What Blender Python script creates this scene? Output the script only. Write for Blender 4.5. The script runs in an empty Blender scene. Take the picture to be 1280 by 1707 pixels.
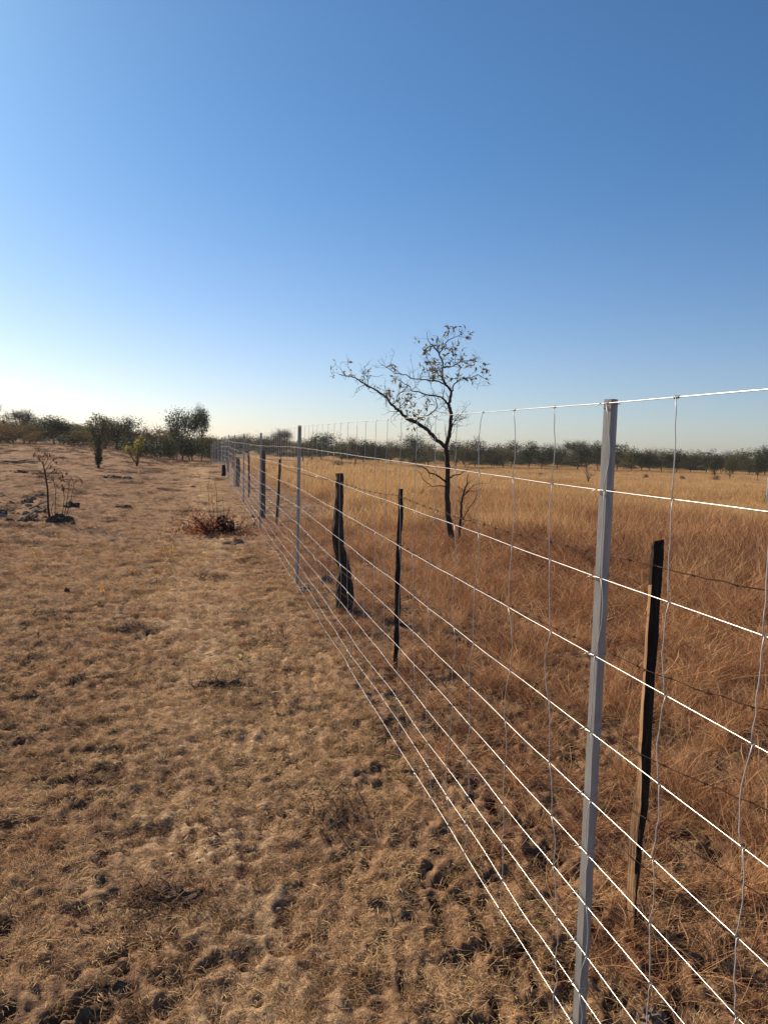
import bpy, math, random
import numpy as np
from mathutils import Vector, Matrix
R = math.radians
scene = bpy.context.scene
C = scene.collection

# ------------------------------------------------------------------ camera, sky, sun, exposure
F = 1280.0; PITCH = math.atan(108.5/1280); ROLL = R(1.6); EYE = 1.6
cp, sp = math.cos(PITCH), math.sin(PITCH); cr, sr = math.cos(ROLL), math.sin(ROLL)
cam_d = bpy.data.cameras.new('camera'); cam = bpy.data.objects.new('camera', cam_d); C.objects.link(cam)
cam_d.sensor_fit = 'VERTICAL'; cam_d.sensor_height = 36.0; cam_d.lens = 36.0*F/1707.0
cam_d.clip_start = 0.05; cam_d.clip_end = 6000
Rv = Vector((1,0,0)); Uv = Vector((0,sp,cp)); Fv = Vector((0,cp,-sp))
cx = cr*Rv + sr*Uv; cy = -sr*Rv + cr*Uv; cz = -Fv
m = Matrix((cx, cy, cz)).transposed().to_4x4(); m.translation = Vector((0,0,EYE))
cam.matrix_world = m
scene.camera = cam
SUN_AZ = R(-47); SUN_EL = R(30)          # azimuth measured from +Y, negative is left
world = bpy.data.worlds.new('World'); scene.world = world; world.use_nodes = True
nt = world.node_tree; nt.nodes.clear()
sky = nt.nodes.new('ShaderNodeTexSky'); sky.sky_type = 'NISHITA'; sky.sun_disc = False
sky.sun_elevation = SUN_EL; sky.sun_rotation = SUN_AZ
sky.altitude = 1200; sky.air_density = 1.0; sky.dust_density = 1.4; sky.ozone_density = 2.2
bg = nt.nodes.new('ShaderNodeBackground'); bg.inputs['Strength'].default_value = 0.068
wo = nt.nodes.new('ShaderNodeOutputWorld')
wb = nt.nodes.new('ShaderNodeMix'); wb.data_type = 'RGBA'; wb.blend_type = 'MULTIPLY'; wb.inputs[0].default_value = 1   # the phone's cool, saturated rendering of a clear sky
tcw = nt.nodes.new('ShaderNodeTexCoord'); sxyz = nt.nodes.new('ShaderNodeSeparateXYZ'); mr = nt.nodes.new('ShaderNodeMapRange'); mr.interpolation_type = 'SMOOTHSTEP'
nt.links.new(tcw.outputs['Generated'], sxyz.inputs[0]); nt.links.new(sxyz.outputs[2], mr.inputs[0]); mr.inputs[1].default_value = 0.0; mr.inputs[2].default_value = .38
tn = nt.nodes.new('ShaderNodeMix'); tn.data_type = 'RGBA'; nt.links.new(mr.outputs[0], tn.inputs[0]); tn.inputs[6].default_value = (.95, .96, 1.07, 1); tn.inputs[7].default_value = (.58, .90, 1.12, 1)
nt.links.new(tn.outputs[2], wb.inputs[7]); nt.links.new(sky.outputs[0], wb.inputs[6])
nt.links.new(wb.outputs[2], bg.inputs[0]); nt.links.new(bg.outputs[0], wo.inputs[0])
sun_d = bpy.data.lights.new('sun', 'SUN'); sun_d.energy = 5.0; sun_d.angle = R(0.53); sun_d.color = (1.0, 0.83, 0.60)
sun = bpy.data.objects.new('sun', sun_d); C.objects.link(sun)
to_sun = Vector((math.sin(SUN_AZ)*math.cos(SUN_EL), math.cos(SUN_AZ)*math.cos(SUN_EL), math.sin(SUN_EL)))
sun.rotation_euler = to_sun.to_track_quat('Z', 'Y').to_euler()
scene.view_settings.view_transform = 'Standard'; scene.view_settings.look = 'None'
scene.view_settings.exposure = 0.62; scene.view_settings.gamma = 1.0
scene.view_settings.use_curve_mapping = False
scene.render.engine = 'CYCLES'

# ------------------------------------------------------------------ numpy noise, terrain
_rs = np.random.RandomState(7); _perm = _rs.permutation(256); _perm = np.concatenate([_perm, _perm, _perm])
_ga = _rs.rand(256)*2*np.pi; _gx, _gy = np.cos(_ga), np.sin(_ga)
def perlin(x, y):
    xi = np.floor(x).astype(np.int64); yi = np.floor(y).astype(np.int64)
    xf = x-xi; yf = y-yi; xi &= 255; yi &= 255
    u = xf*xf*xf*(xf*(xf*6-15)+10); v = yf*yf*yf*(yf*(yf*6-15)+10)
    def g(ix, iy, dx, dy):
        h = _perm[_perm[ix & 255]+(iy & 255)]; return _gx[h]*dx+_gy[h]*dy
    a = g(xi, yi, xf, yf); b = g(xi+1, yi, xf-1, yf); c = g(xi, yi+1, xf, yf-1); d = g(xi+1, yi+1, xf-1, yf-1)
    return ((a+(b-a)*u)*(1-v)+(c+(d-c)*u)*v)*1.5
def fbm(x, y, o=3):
    s = 0; a = 1; t = 0
    for i in range(o):
        s = s + a*perlin(x*2**i+17.3*i, y*2**i-9.1*i); t += a; a *= .5
    return s/t
def sm(t):
    t = np.clip(t, 0, 1); return t*t*(3-2*t)
FA, FB = 1.098, 0.238
def side(x, y): return (x-(FA-FB*y))/1.028       # metres to the right of the new fence line
def Hbig(x, y):
    x = np.asarray(x, float); y = np.asarray(y, float)
    s = side(x, y)
    yy = np.maximum(y, 1); hill = 1.25*sm((y-25)/50)*sm((-x/yy-.25)/.16)*sm(y/10)-.35*sm((y-45)/35)*sm((8-x)/16)
    hill = hill+.09*sm((y-12)/16)*sm((58-y)/16)*np.exp(-(s/6)**2)-.07*(1-sm((np.hypot(x, y)-4)/4))
    u = (y+2*x-50)/2.236
    lat = sm((x+2)/8)
    pl = -0.55*sm((u+12)/12)*sm((s-1)/6)
    ch = -1.5*sm(u/3)*(1-0.6*sm((u-6)/14))*lat
    far = -.85*sm((y-50)/60)*sm((x+20)/16)
    big = 0.05*perlin(x*.11+3, y*.11) + 0.02*perlin(x*.5, y*.5+5)
    return hill+pl+ch+far+big*sm(np.hypot(x, y)/6)
def H(x, y):
    x = np.asarray(x, float); y = np.asarray(y, float)
    s = side(x, y); r = np.hypot(x, y)
    rough = 1-sm((r-14)/30)
    right = sm((s-.1)/.8)
    path = np.exp(-((s+1.0)/.5)**2)*.6
    n1 = fbm(x*2.3, y*2.3, 2); n2 = hollow(x, y)*.8; n3 = fbm(x*19, y*19, 2)
    n4 = fbm(x*4.3+11, y*4.3+3, 2); b = (0.015*n4 + 0.024*n1 + 0.033*n2*(1+.3*right) - 0.05*np.clip(-(n2+n1*.4)-.08, 0, 1)*2 + .022*n3*(1-sm((r-9)/9)))*(1-.6*path)
    # far lumpiness (tufts, molehills)
    b2 = 0.05*np.clip(perlin(x*.9+9, y*.9)-.25, 0, 1)+.03*perlin(x*1.3, y*1.3)
    return Hbig(x, y) + b*rough + b2*(1-rough)*sm(1.6-r/120)
def ray(px, py):
    dx = px-640; dy = 853.5-py
    x = dx*cr-dy*sr; y = dx*sr+dy*cr
    return Vector((x, F*cp+y*sp, -F*sp+y*cp))
def at(px, py, Y):
    d = ray(px, py); return Vector((0,0,EYE)) + d*(Y/d.y)
def ground(px, py):
    d = ray(px, py); d = d/d.y; Y = .8
    while Y < 400:
        p = Vector((0,0,EYE))+d*Y
        if p.z <= float(Hbig(p.x, p.y)): return Vector((p.x, p.y, float(H(p.x, p.y))))
        Y *= 1.004
    return p
def gz(x, y): return float(H(x, y))

# ------------------------------------------------------------------ helpers
def tag(o, label=None, cat=None, group=None, kind=None):
    if label: o['label'] = label
    if cat: o['category'] = cat
    if group: o['group'] = group
    if kind: o['kind'] = kind
    return o
def empty(name, loc):
    o = bpy.data.objects.new(name, None); C.objects.link(o); o.location = loc; o.empty_display_size = .1
    return o
class MB:
    def __init__(s): s.v = []; s.f = []; s.m = []
    def quad(s, a, b, c, d, mi=0):
        n = len(s.v); s.v += [tuple(a), tuple(b), tuple(c), tuple(d)]; s.f.append((n, n+1, n+2, n+3)); s.m.append(mi)
    def tube(s, pts, rad, n=6, mi=0, cap=True, jit=None, sq=None):
        pts = [Vector(p) for p in pts]
        if not hasattr(rad, '__len__'): rad = [rad]*len(pts)
        base = len(s.v); ref = None
        for i, p in enumerate(pts):
            t = (pts[min(i+1, len(pts)-1)]-pts[max(i-1, 0)])
            if t.length < 1e-9: t = Vector((0,0,1))
            t.normalize()
            if ref is None: ref = Vector((1,0,0)) if abs(t.x) < .8 else Vector((0,1,0))
            a = (ref-t*ref.dot(t)).normalized(); ref = a; b = t.cross(a)
            for k in range(n):
                an = 2*math.pi*k/n; r = rad[i]
                if jit: r *= jit(i, k)
                s.v.append(tuple(p+(a*math.cos(an)+b*math.sin(an))*r))
        for i in range(len(pts)-1):
            for k in range(n):
                s.f.append((base+i*n+k, base+i*n+(k+1) % n, base+(i+1)*n+(k+1) % n, base+(i+1)*n+k)); s.m.append(mi)
        if cap and n > 2:
            s.f.append(tuple(base+k for k in reversed(range(n)))); s.m.append(mi)
            s.f.append(tuple(base+(len(pts)-1)*n+k for k in range(n))); s.m.append(mi)
    def leaf(s, p, d, L, W, up=None, mi=0):
        d = d.normalized(); u = up or Vector((random.gauss(0,1), random.gauss(0,1), random.gauss(0,1)))
        w = d.cross(u)
        if w.length < 1e-4: w = Vector((1,0,0))
        w.normalize(); nrm = w.cross(d)
        n = len(s.v)
        s.v += [tuple(p), tuple(p+d*L*.45+w*W*.5+nrm*W*.15), tuple(p+d*L), tuple(p+d*L*.45-w*W*.5+nrm*W*.15)]
        s.f += [(n, n+1, n+2), (n, n+2, n+3)]; s.m += [mi, mi]
    def mesh(s, name, mats, smooth=False):
        me = bpy.data.meshes.new(name); me.from_pydata(s.v, [], s.f)
        for mt in (mats if isinstance(mats, (list, tuple)) else [mats]): me.materials.append(mt)
        me.polygons.foreach_set('material_index', s.m)
        if smooth: me.polygons.foreach_set('use_smooth', [True]*len(s.f))
        me.update(); return me
    def build(s, name, mats, parent=None, smooth=False, local=True):
        me = s.mesh(name, mats, smooth); o = bpy.data.objects.new(name, me); C.objects.link(o)
        if parent is not None:
            o.parent = parent
            if local:                                    # geometry was written in world metres
                o.location = -Vector(parent.location)
        return o

def mat(name, col, rough=.9, metal=0, spec=.2, trans=0, noise=None, tint=False, bump=0, bscale=60, rnd=0, world_noise=None, coordscale=(1,1,1)):
    """col: list of colours for a ramp driven by noise / blade tint / per-instance random"""
    mt = bpy.data.materials.new(name); mt.use_nodes = True; n = mt.node_tree; N = n.nodes; L = n.links
    N.clear(); out = N.new('ShaderNodeOutputMaterial'); bs = N.new('ShaderNodeBsdfPrincipled')
    bs.inputs['Roughness'].default_value = rough; bs.inputs['Metallic'].default_value = metal
    bs.inputs['Specular IOR Level'].default_value = spec
    if isinstance(col[0], (int, float)): col = [col]
    src = None
    def add(a, b):
        if a is None: return b
        k = N.new('ShaderNodeMath'); k.operation = 'ADD'; L.new(a, k.inputs[0]); L.new(b, k.inputs[1]); return k.outputs[0]
    def madd(a, mul, off):
        k = N.new('ShaderNodeMath'); k.operation = 'MULTIPLY_ADD'; L.new(a, k.inputs[0]); k.inputs[1].default_value = mul; k.inputs[2].default_value = off; return k.outputs[0]
    geo = N.new('ShaderNodeNewGeometry')
    tc = N.new('ShaderNodeTexCoord')
    if len(col) > 1:
        if noise:
            mp = N.new('ShaderNodeMapping'); mp.inputs['Scale'].default_value = coordscale; L.new(tc.outputs['Object'], mp.inputs[0])
            nz = N.new('ShaderNodeTexNoise'); nz.inputs['Scale'].default_value = noise; nz.inputs['Detail'].default_value = 5; nz.inputs['Roughness'].default_value = .65
            L.new(mp.outputs[0], nz.inputs['Vector']); src = madd(nz.outputs[0], 1.5, -.25)
        if world_noise:
            nz = N.new('ShaderNodeTexNoise'); nz.inputs['Scale'].default_value = world_noise[0]; nz.inputs['Detail'].default_value = 4
            L.new(geo.outputs['Position'], nz.inputs['Vector']); q = madd(nz.outputs[0], world_noise[1], -.5*world_noise[1]); src = add(src, q)
        if tint:
            a = N.new('ShaderNodeAttribute'); a.attribute_name = 'tint'; src = add(src, a.outputs['Fac'])
        if rnd:
            oi = N.new('ShaderNodeObjectInfo'); src = add(src, madd(oi.outputs['Random'], rnd, -.5*rnd))
        rp = N.new('ShaderNodeValToRGB'); el = rp.color_ramp.elements
        while len(el) < len(col): el.new(.5)
        for i, c in enumerate(col):
            el[i].position = i/(len(col)-1); el[i].color = (*c, 1)
        L.new(src, rp.inputs[0]); cs = rp.outputs[0]
    else:
        rgb = N.new('ShaderNodeRGB'); rgb.outputs[0].default_value = (*col[0], 1); cs = rgb.outputs[0]
    L.new(cs, bs.inputs['Base Color'])
    if bump:
        nz = N.new('ShaderNodeTexNoise'); nz.inputs['Scale'].default_value = bscale; nz.inputs['Detail'].default_value = 6
        mp = N.new('ShaderNodeMapping'); mp.inputs['Scale'].default_value = coordscale
        L.new(tc.outputs['Object'], mp.inputs[0]); L.new(mp.outputs[0], nz.inputs['Vector'])
        bp = N.new('ShaderNodeBump'); bp.inputs['Strength'].default_value = bump; bp.inputs['Distance'].default_value = .01
        L.new(nz.outputs[0], bp.inputs['Height']); L.new(bp.outputs[0], bs.inputs['Normal'])
    if trans:
        tr = N.new('ShaderNodeBsdfTranslucent'); L.new(cs, tr.inputs[0]); mx = N.new('ShaderNodeMixShader')
        mx.inputs[0].default_value = trans; L.new(bs.outputs[0], mx.inputs[1]); L.new(tr.outputs[0], mx.inputs[2]); L.new(mx.outputs[0], out.inputs[0])
    else: L.new(bs.outputs[0], out.inputs[0])
    return mt

M = {}
M['mat_grass'] = mat('short_dry_grass', [(.15,.08,.04), (.52,.325,.16), (.80,.59,.335)], trans=.3, tint=True, rnd=.45, world_noise=(2.6,1.3))
M['red_grass'] = mat('reddish_dry_grass', [(.13,.052,.031), (.42,.20,.098), (.70,.46,.24)], trans=.35, tint=True, rnd=.5, world_noise=(.8,1.1))
M['red_mat'] = mat('short_rusty_grass', [(.08,.04,.025), (.27,.145,.085), (.50,.32,.19)], trans=.3, tint=True, rnd=.6, world_noise=(1.2,1.3))
M['gold_grass'] = mat('golden_dry_grass', [(.40,.22,.10), (.60,.38,.175), (.74,.54,.28)], trans=.35, tint=True, rnd=.4, world_noise=(.12,1.0))
M['bark'] = mat('dark_bark', [(.02,.014,.011), (.05,.036,.03), (.10,.075,.06)], noise=30, bump=.6, bscale=70, coordscale=(1,1,.35))
M['grey_bark'] = mat('grey_bark', [(.05,.038,.03), (.13,.10,.08)], noise=14, bump=.5)
M['char'] = mat('charred_wood', [(.008,.007,.006), (.025,.02,.017), (.09,.068,.055)], noise=22, rough=.95, spec=.1, bump=1.0, bscale=50, coordscale=(3,3,.25))
M['raw_wood'] = mat('weathered_heartwood', [(.08,.04,.022), (.27,.155,.08), (.46,.31,.18)], noise=26, bump=.7, bscale=60, coordscale=(3,3,.15))
M['old_wood'] = mat('old_dark_timber', [(.018,.013,.010), (.05,.035,.026), (.11,.08,.06)], noise=24, bump=1.0, bscale=45, coordscale=(3,3,.3))
M['steel'] = mat('galvanised_post', [(.17,.17,.165), (.30,.295,.285), (.38,.375,.36)], noise=26, rough=.55, metal=.15, spec=.4, bump=.15, bscale=30, coordscale=(1,1,.3))
M['wire'] = mat('galvanised_wire', [(.30,.30,.30), (.54,.53,.52), (.74,.73,.71)], noise=9, rough=.34, metal=.6, spec=.6)  # noise ramp paints uneven glints into the wire's base colour
M['stay'] = mat('galvanised_stay_wire', [(.42,.42,.41), (.66,.65,.63)], noise=12, rough=.4, metal=.25, spec=.6)
M['tie'] = mat('dull_tie_wire', [(.35,.34,.33)], rough=.45, metal=.7, spec=.5)
M['rust'] = mat('rusty_wire', [(.03,.016,.012), (.09,.045,.03)], noise=90, rough=.8, metal=.2)
M['leaf_dark'] = mat('dark_green_leaves', [(.018,.028,.012), (.042,.058,.024), (.085,.095,.04)], tint=True, trans=.2, rough=.6, rnd=.3)
M['leaf_olive'] = mat('olive_leaves', [(.05,.05,.02), (.11,.105,.04), (.20,.17,.06)], tint=True, trans=.3, rough=.7, rnd=.3)
M['leaf_tan'] = mat('tan_leaves', [(.08,.06,.03), (.16,.12,.055), (.26,.18,.08)], tint=True, trans=.3, rough=.8, rnd=.3)
M['leaf_orange'] = mat('russet_leaves', [(.09,.055,.03), (.20,.11,.05), (.34,.19,.07)], tint=True, trans=.3, rough=.8)
M['leaf_yellow'] = mat('yellow_green_leaves', [(.13,.12,.035), (.27,.24,.06), (.40,.34,.09)], tint=True, trans=.45, rough=.6)
M['leaf_dry'] = mat('dry_brown_leaves', [(.07,.03,.02), (.17,.075,.045), (.30,.15,.09)], tint=True, trans=.15, rough=.7)
M['leaf_red'] = mat('red_brown_leaves', [(.13,.045,.027), (.33,.125,.065), (.50,.25,.14)], tint=True, trans=.3, rough=.7)
M['scrub'] = mat('dark_scrub_and_shade', [(.03,.018,.013), (.09,.05,.03), (.2,.11,.06)], tint=True, trans=.1, rnd=.3)  # dark grass colour; the pasture scatter also uses it as painted micro-shadow
M['leaf_grey'] = mat('grey_green_leaves', [(.08,.075,.05), (.20,.175,.12), (.38,.32,.22)], tint=True, trans=.25, rough=.45, spec=.5)
M['leaf_amber'] = mat('amber_leaves', [(.45,.15,.02), (.60,.28,.04), (.65,.38,.08)], tint=True, trans=.5, rough=.6)
M['rock'] = mat('grey_brown_stone', [(.06,.045,.038), (.17,.13,.11), (.26,.21,.17)], noise=7, bump=.8, bscale=25)
M['termite'] = mat('dark_crusty_soil', [(.03,.022,.018), (.085,.055,.042), (.15,.10,.07)], noise=14, bump=1, bscale=30)

# ------------------------------------------------------------------ ground sheet
def ground_material():
    mt = bpy.data.materials.new('dry_savanna_ground'); mt.use_nodes = True; n = mt.node_tree; N = n.nodes; L = n.links
    bs = N['Principled BSDF']; bs.inputs['Roughness'].default_value = .97; bs.inputs['Specular IOR Level'].default_value = .1
    geo = N.new('ShaderNodeNewGeometry')
    def noise(sc, det=6, rg=.6, vec=None):
        z = N.new('ShaderNodeTexNoise'); z.inputs['Scale'].default_value = sc; z.inputs['Detail'].default_value = det; z.inputs['Roughness'].default_value = rg
        L.new(vec or geo.outputs['Position'], z.inputs['Vector']); return z.outputs[0]
    def ramp(f, stops):
        r = N.new('ShaderNodeValToRGB'); e = r.color_ramp.elements
        while len(e) < len(stops): e.new(.5)
        for i, (p, c) in enumerate(stops): e[i].position = p; e[i].color = (*c, 1)
        L.new(f, r.inputs[0]); return r.outputs[0]
    def mix(f, a, b, mode='MIX'):
        k = N.new('ShaderNodeMix'); k.data_type = 'RGBA'; k.blend_type = mode
        if isinstance(f, float): k.inputs[0].default_value = f
        else: L.new(f, k.inputs[0])
        L.new(a, k.inputs[6]); L.new(b, k.inputs[7]); return k.outputs[2]
    fine = ramp(noise(42, 8, .8), [(.38, (.06,.034,.022)), (.5, (.27,.16,.09)), (.62, (.48,.31,.18))])
    mid = ramp(noise(3.2, 6, .7), [(.36, (.13,.066,.036)), (.5, (.26,.14,.072)), (.66, (.36,.21,.11))])
    big = ramp(noise(.35, 4, .6), [(.35, (.20,.09,.05)), (.65, (.32,.175,.09))])
    c = mix(.33, fine, mid); c = mix(.3, c, big)
    at_ = N.new('ShaderNodeAttribute'); at_.attribute_name = 'zone'      # r: field to the right, g: trodden path, b: bare soil
    sep = N.new('ShaderNodeSeparateColor'); L.new(at_.outputs['Color'], sep.inputs[0])
    field = ramp(noise(1.4, 6, .7), [(.35, (.22,.11,.05)), (.5, (.36,.21,.09)), (.66, (.47,.31,.14))])
    c = mix(sep.outputs[0], c, field)
    pth = ramp(noise(34, 8, .75), [(.34, (.16,.095,.055)), (.5, (.40,.27,.16)), (.64, (.62,.45,.28))])
    c = mix(sep.outputs[1], c, pth)
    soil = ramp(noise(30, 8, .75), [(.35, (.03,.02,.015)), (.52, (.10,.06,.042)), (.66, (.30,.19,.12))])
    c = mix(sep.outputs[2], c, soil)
    L.new(c, bs.inputs['Base Color'])
    bp = N.new('ShaderNodeBump'); bp.inputs['Strength'].default_value = .9; bp.inputs['Distance'].default_value = .012
    L.new(noise(38, 8, .8), bp.inputs['Height'])
    bp2 = N.new('ShaderNodeBump'); bp2.inputs['Strength'].default_value = .8; bp2.inputs['Distance'].default_value = .05
    L.new(noise(6, 5, .7), bp2.inputs['Height']); L.new(bp.outputs[0], bp2.inputs['Normal']); L.new(bp2.outputs[0], bs.inputs['Normal'])
    return mt
def zone_cols(x, y):
    s = side(x, y); r = np.hypot(x, y)
    field = sm((s-2)/3)*.9
    pth = np.exp(-((s+1.0+.35*perlin(x*.25, y*.25))/.62)**2)*sm(1.6-r/60)*(.8+.6*perlin(x*2, y*2))
    hb = hollow(x, y)
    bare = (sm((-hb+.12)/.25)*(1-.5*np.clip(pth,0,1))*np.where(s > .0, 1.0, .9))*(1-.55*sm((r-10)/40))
    return np.stack([np.clip(field,0,1), np.clip(pth,0,1), np.clip(bare,0,1), np.ones_like(x)], -1)
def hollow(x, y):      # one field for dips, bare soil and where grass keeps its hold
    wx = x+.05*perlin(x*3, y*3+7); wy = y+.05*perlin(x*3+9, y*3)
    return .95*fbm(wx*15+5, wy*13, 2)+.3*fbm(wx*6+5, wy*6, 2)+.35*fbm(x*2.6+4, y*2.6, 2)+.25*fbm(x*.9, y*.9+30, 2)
def build_ground():
    rs = [.3]
    while rs[-1] < 3000: rs.append(rs[-1]*(1.0072 if rs[-1] < 11 else 1.0105 if rs[-1] < 60 else 1.03))
    rs = np.array(rs)
    an = np.concatenate([np.arange(-180, -42, 4.0), np.arange(-40, 40, .2), np.arange(42, 180, 4.0)])
    A, RR = np.meshgrid(np.radians(an), rs); X = np.sin(A)*RR; Y = np.cos(A)*RR; Z = H(X, Y)
    nr, na = X.shape
    co = np.stack([X, Y, Z], -1).reshape(-1, 3)
    co = np.vstack([co, [[0, 0, 0.0]]])
    i = np.arange(nr-1)[:, None]; j = np.arange(na)[None, :]; j2 = (j+1) % na
    q = np.stack([i*na+j, (i*na+j2)+0*i, (i+1)*na+j2, (i+1)*na+j], -1).reshape(-1, 4)[:, ::-1]
    me = bpy.data.meshes.new('ground')
    faces = q.tolist(); c = len(co)-1
    faces += [(c, (k+1) % na, k) for k in range(na)]
    me.from_pydata(co.tolist(), [], faces)
    me.polygons.foreach_set('use_smooth', [True]*len(faces))
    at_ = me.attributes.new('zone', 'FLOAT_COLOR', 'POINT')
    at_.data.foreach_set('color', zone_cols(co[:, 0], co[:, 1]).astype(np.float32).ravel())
    me.materials.append(ground_material())
    o = bpy.data.objects.new('ground', me); C.objects.link(o); return tag(o, kind='structure')
build_ground()

# ------------------------------------------------------------------ grass by instancing
def blade_mesh(name, material, n, rad, h, wid, tilt0, bend, segs, seed, tint=(0,1), head=0, comb=None):
    """n curved blades; h=(min,max) length, tilt0=(min,max) start lean, bend=(min,max) extra lean (radians)"""
    g = np.random.RandomState(seed)
    rr = rad*np.sqrt(g.rand(n)); th = g.rand(n)*2*np.pi
    bx, by = rr*np.cos(th), rr*np.sin(th)
    ln = h[0]+(h[1]-h[0])*g.rand(n)**1.3
    az = g.rand(n)*2*np.pi if comb is None else comb+g.randn(n)*.9
    t0 = tilt0[0]+(tilt0[1]-tilt0[0])*g.rand(n); bd = bend[0]+(bend[1]-bend[0])*g.rand(n)
    P = np.zeros((n, segs+1, 3)); P[:, 0, 0] = bx; P[:, 0, 1] = by; P[:, 0, 2] = -.01
    waz = az.copy()
    for k in range(segs):
        t = t0+bd*(k+.5)/segs; waz = waz+g.randn(n)*.25; d = ln/segs
        P[:, k+1, 0] = P[:, k, 0]+np.sin(t)*np.cos(waz)*d; P[:, k+1, 1] = P[:, k, 1]+np.sin(t)*np.sin(waz)*d
        P[:, k+1, 2] = P[:, k, 2]+np.cos(t)*d
    fa = g.rand(n)*np.pi*2; W = np.stack([np.cos(fa), np.sin(fa), .3*g.randn(n)], -1)*(wid*(.6+.8*g.rand(n)))[:, None]
    V = []; T = []
    tv = tint[0]+(tint[1]-tint[0])*g.rand(n)
    for k in range(segs+1):
        w = 1.0 if k < segs else .25
        if head and k == segs: w = .6
        if head and k == segs-1: w = 1+head
        V.append(P[:, k]-W*w*.5); V.append(P[:, k]+W*w*.5)
    V = np.stack(V, 1)
    nv = 2*(segs+1); b = (np.arange(n)*nv)[:, None, None]
    q = np.array([[2*k, 2*k+1, 2*k+3, 2*k+2] for k in range(segs)])[None]
    faces = (b+q).reshape(-1, 4)
    me = bpy.data.meshes.new(name); me.from_pydata(V.reshape(-1, 3).tolist(), [], faces.tolist())
    a = me.attributes.new('tint', 'FLOAT', 'POINT'); a.data.foreach_set('value', np.repeat(tv, nv).astype(np.float32))
    me.materials.append(material); return me
def scatter(name, pts, rotz, scl, meshes, label, cat, seed=0, tilt=.12):
    g = np.random.RandomState(seed); n = len(pts)
    col = bpy.data.collections.new(name+'_kit')
    for i, me in enumerate(meshes):
        o = bpy.data.objects.new('%s_kit_%02d' % (name, i), me); col.objects.link(o)
    me = bpy.data.meshes.new(name); me.from_pydata(pts.tolist(), [], [])
    rot = np.stack([g.randn(n)*tilt, g.randn(n)*tilt, rotz], -1)
    a = me.attributes.new('rot', 'FLOAT_VECTOR', 'POINT'); a.data.foreach_set('vector', rot.astype(np.float32).ravel())
    a = me.attributes.new('scl', 'FLOAT_VECTOR', 'POINT'); a.data.foreach_set('vector', scl.astype(np.float32).ravel())
    a = me.attributes.new('idx', 'INT', 'POINT'); a.data.foreach_set('value', g.randint(0, len(meshes), n).astype(np.int32))
    o = bpy.data.objects.new(name, me); C.objects.link(o)
    ng = bpy.data.node_groups.new(name, 'GeometryNodeTree')
    ng.interface.new_socket('Geometry', in_out='INPUT', socket_type='NodeSocketGeometry')
    ng.interface.new_socket('Geometry', in_out='OUTPUT', socket_type='NodeSocketGeometry')
    N = ng.nodes; L = ng.links
    gi = N.new('NodeGroupInput'); go = N.new('NodeGroupOutput'); ip = N.new('GeometryNodeInstanceOnPoints')
    ci = N.new('GeometryNodeCollectionInfo'); ci.inputs['Collection'].default_value = col
    ci.inputs['Separate Children'].default_value = True; ci.inputs['Reset Children'].default_value = True
    def na(nm, ty):
        k = N.new('GeometryNodeInputNamedAttribute'); k.data_type = ty; k.inputs['Name'].default_value = nm; return k.outputs['Attribute']
    L.new(gi.outputs[0], ip.inputs['Points']); L.new(ci.outputs[0], ip.inputs['Instance'])
    ip.inputs['Pick Instance'].default_value = True
    L.new(na('idx', 'INT'), ip.inputs['Instance Index']); L.new(na('rot', 'FLOAT_VECTOR'), ip.inputs['Rotation']); L.new(na('scl', 'FLOAT_VECTOR'), ip.inputs['Scale'])
    L.new(ip.outputs[0], go.inputs[0])
    md = o.modifiers.new('scatter', 'NODES'); md.node_group = ng
    return tag(o, label, cat, kind='stuff')
def wedge(y0, y1, n, seed, xlo=None, xhi=None, pw=1.0):
    """random points of even density inside the view wedge between depths y0 and y1"""
    g = np.random.RandomState(seed)
    y = np.sqrt(y0**2+(y1**2-y0**2)*g.rand(n)**pw); x = (g.rand(n)*2-1)*.62*(y+.6)
    return x, y, g
def finish(x, y, sink=0.0): return np.stack([x, y, H(x, y)-sink], -1)

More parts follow.
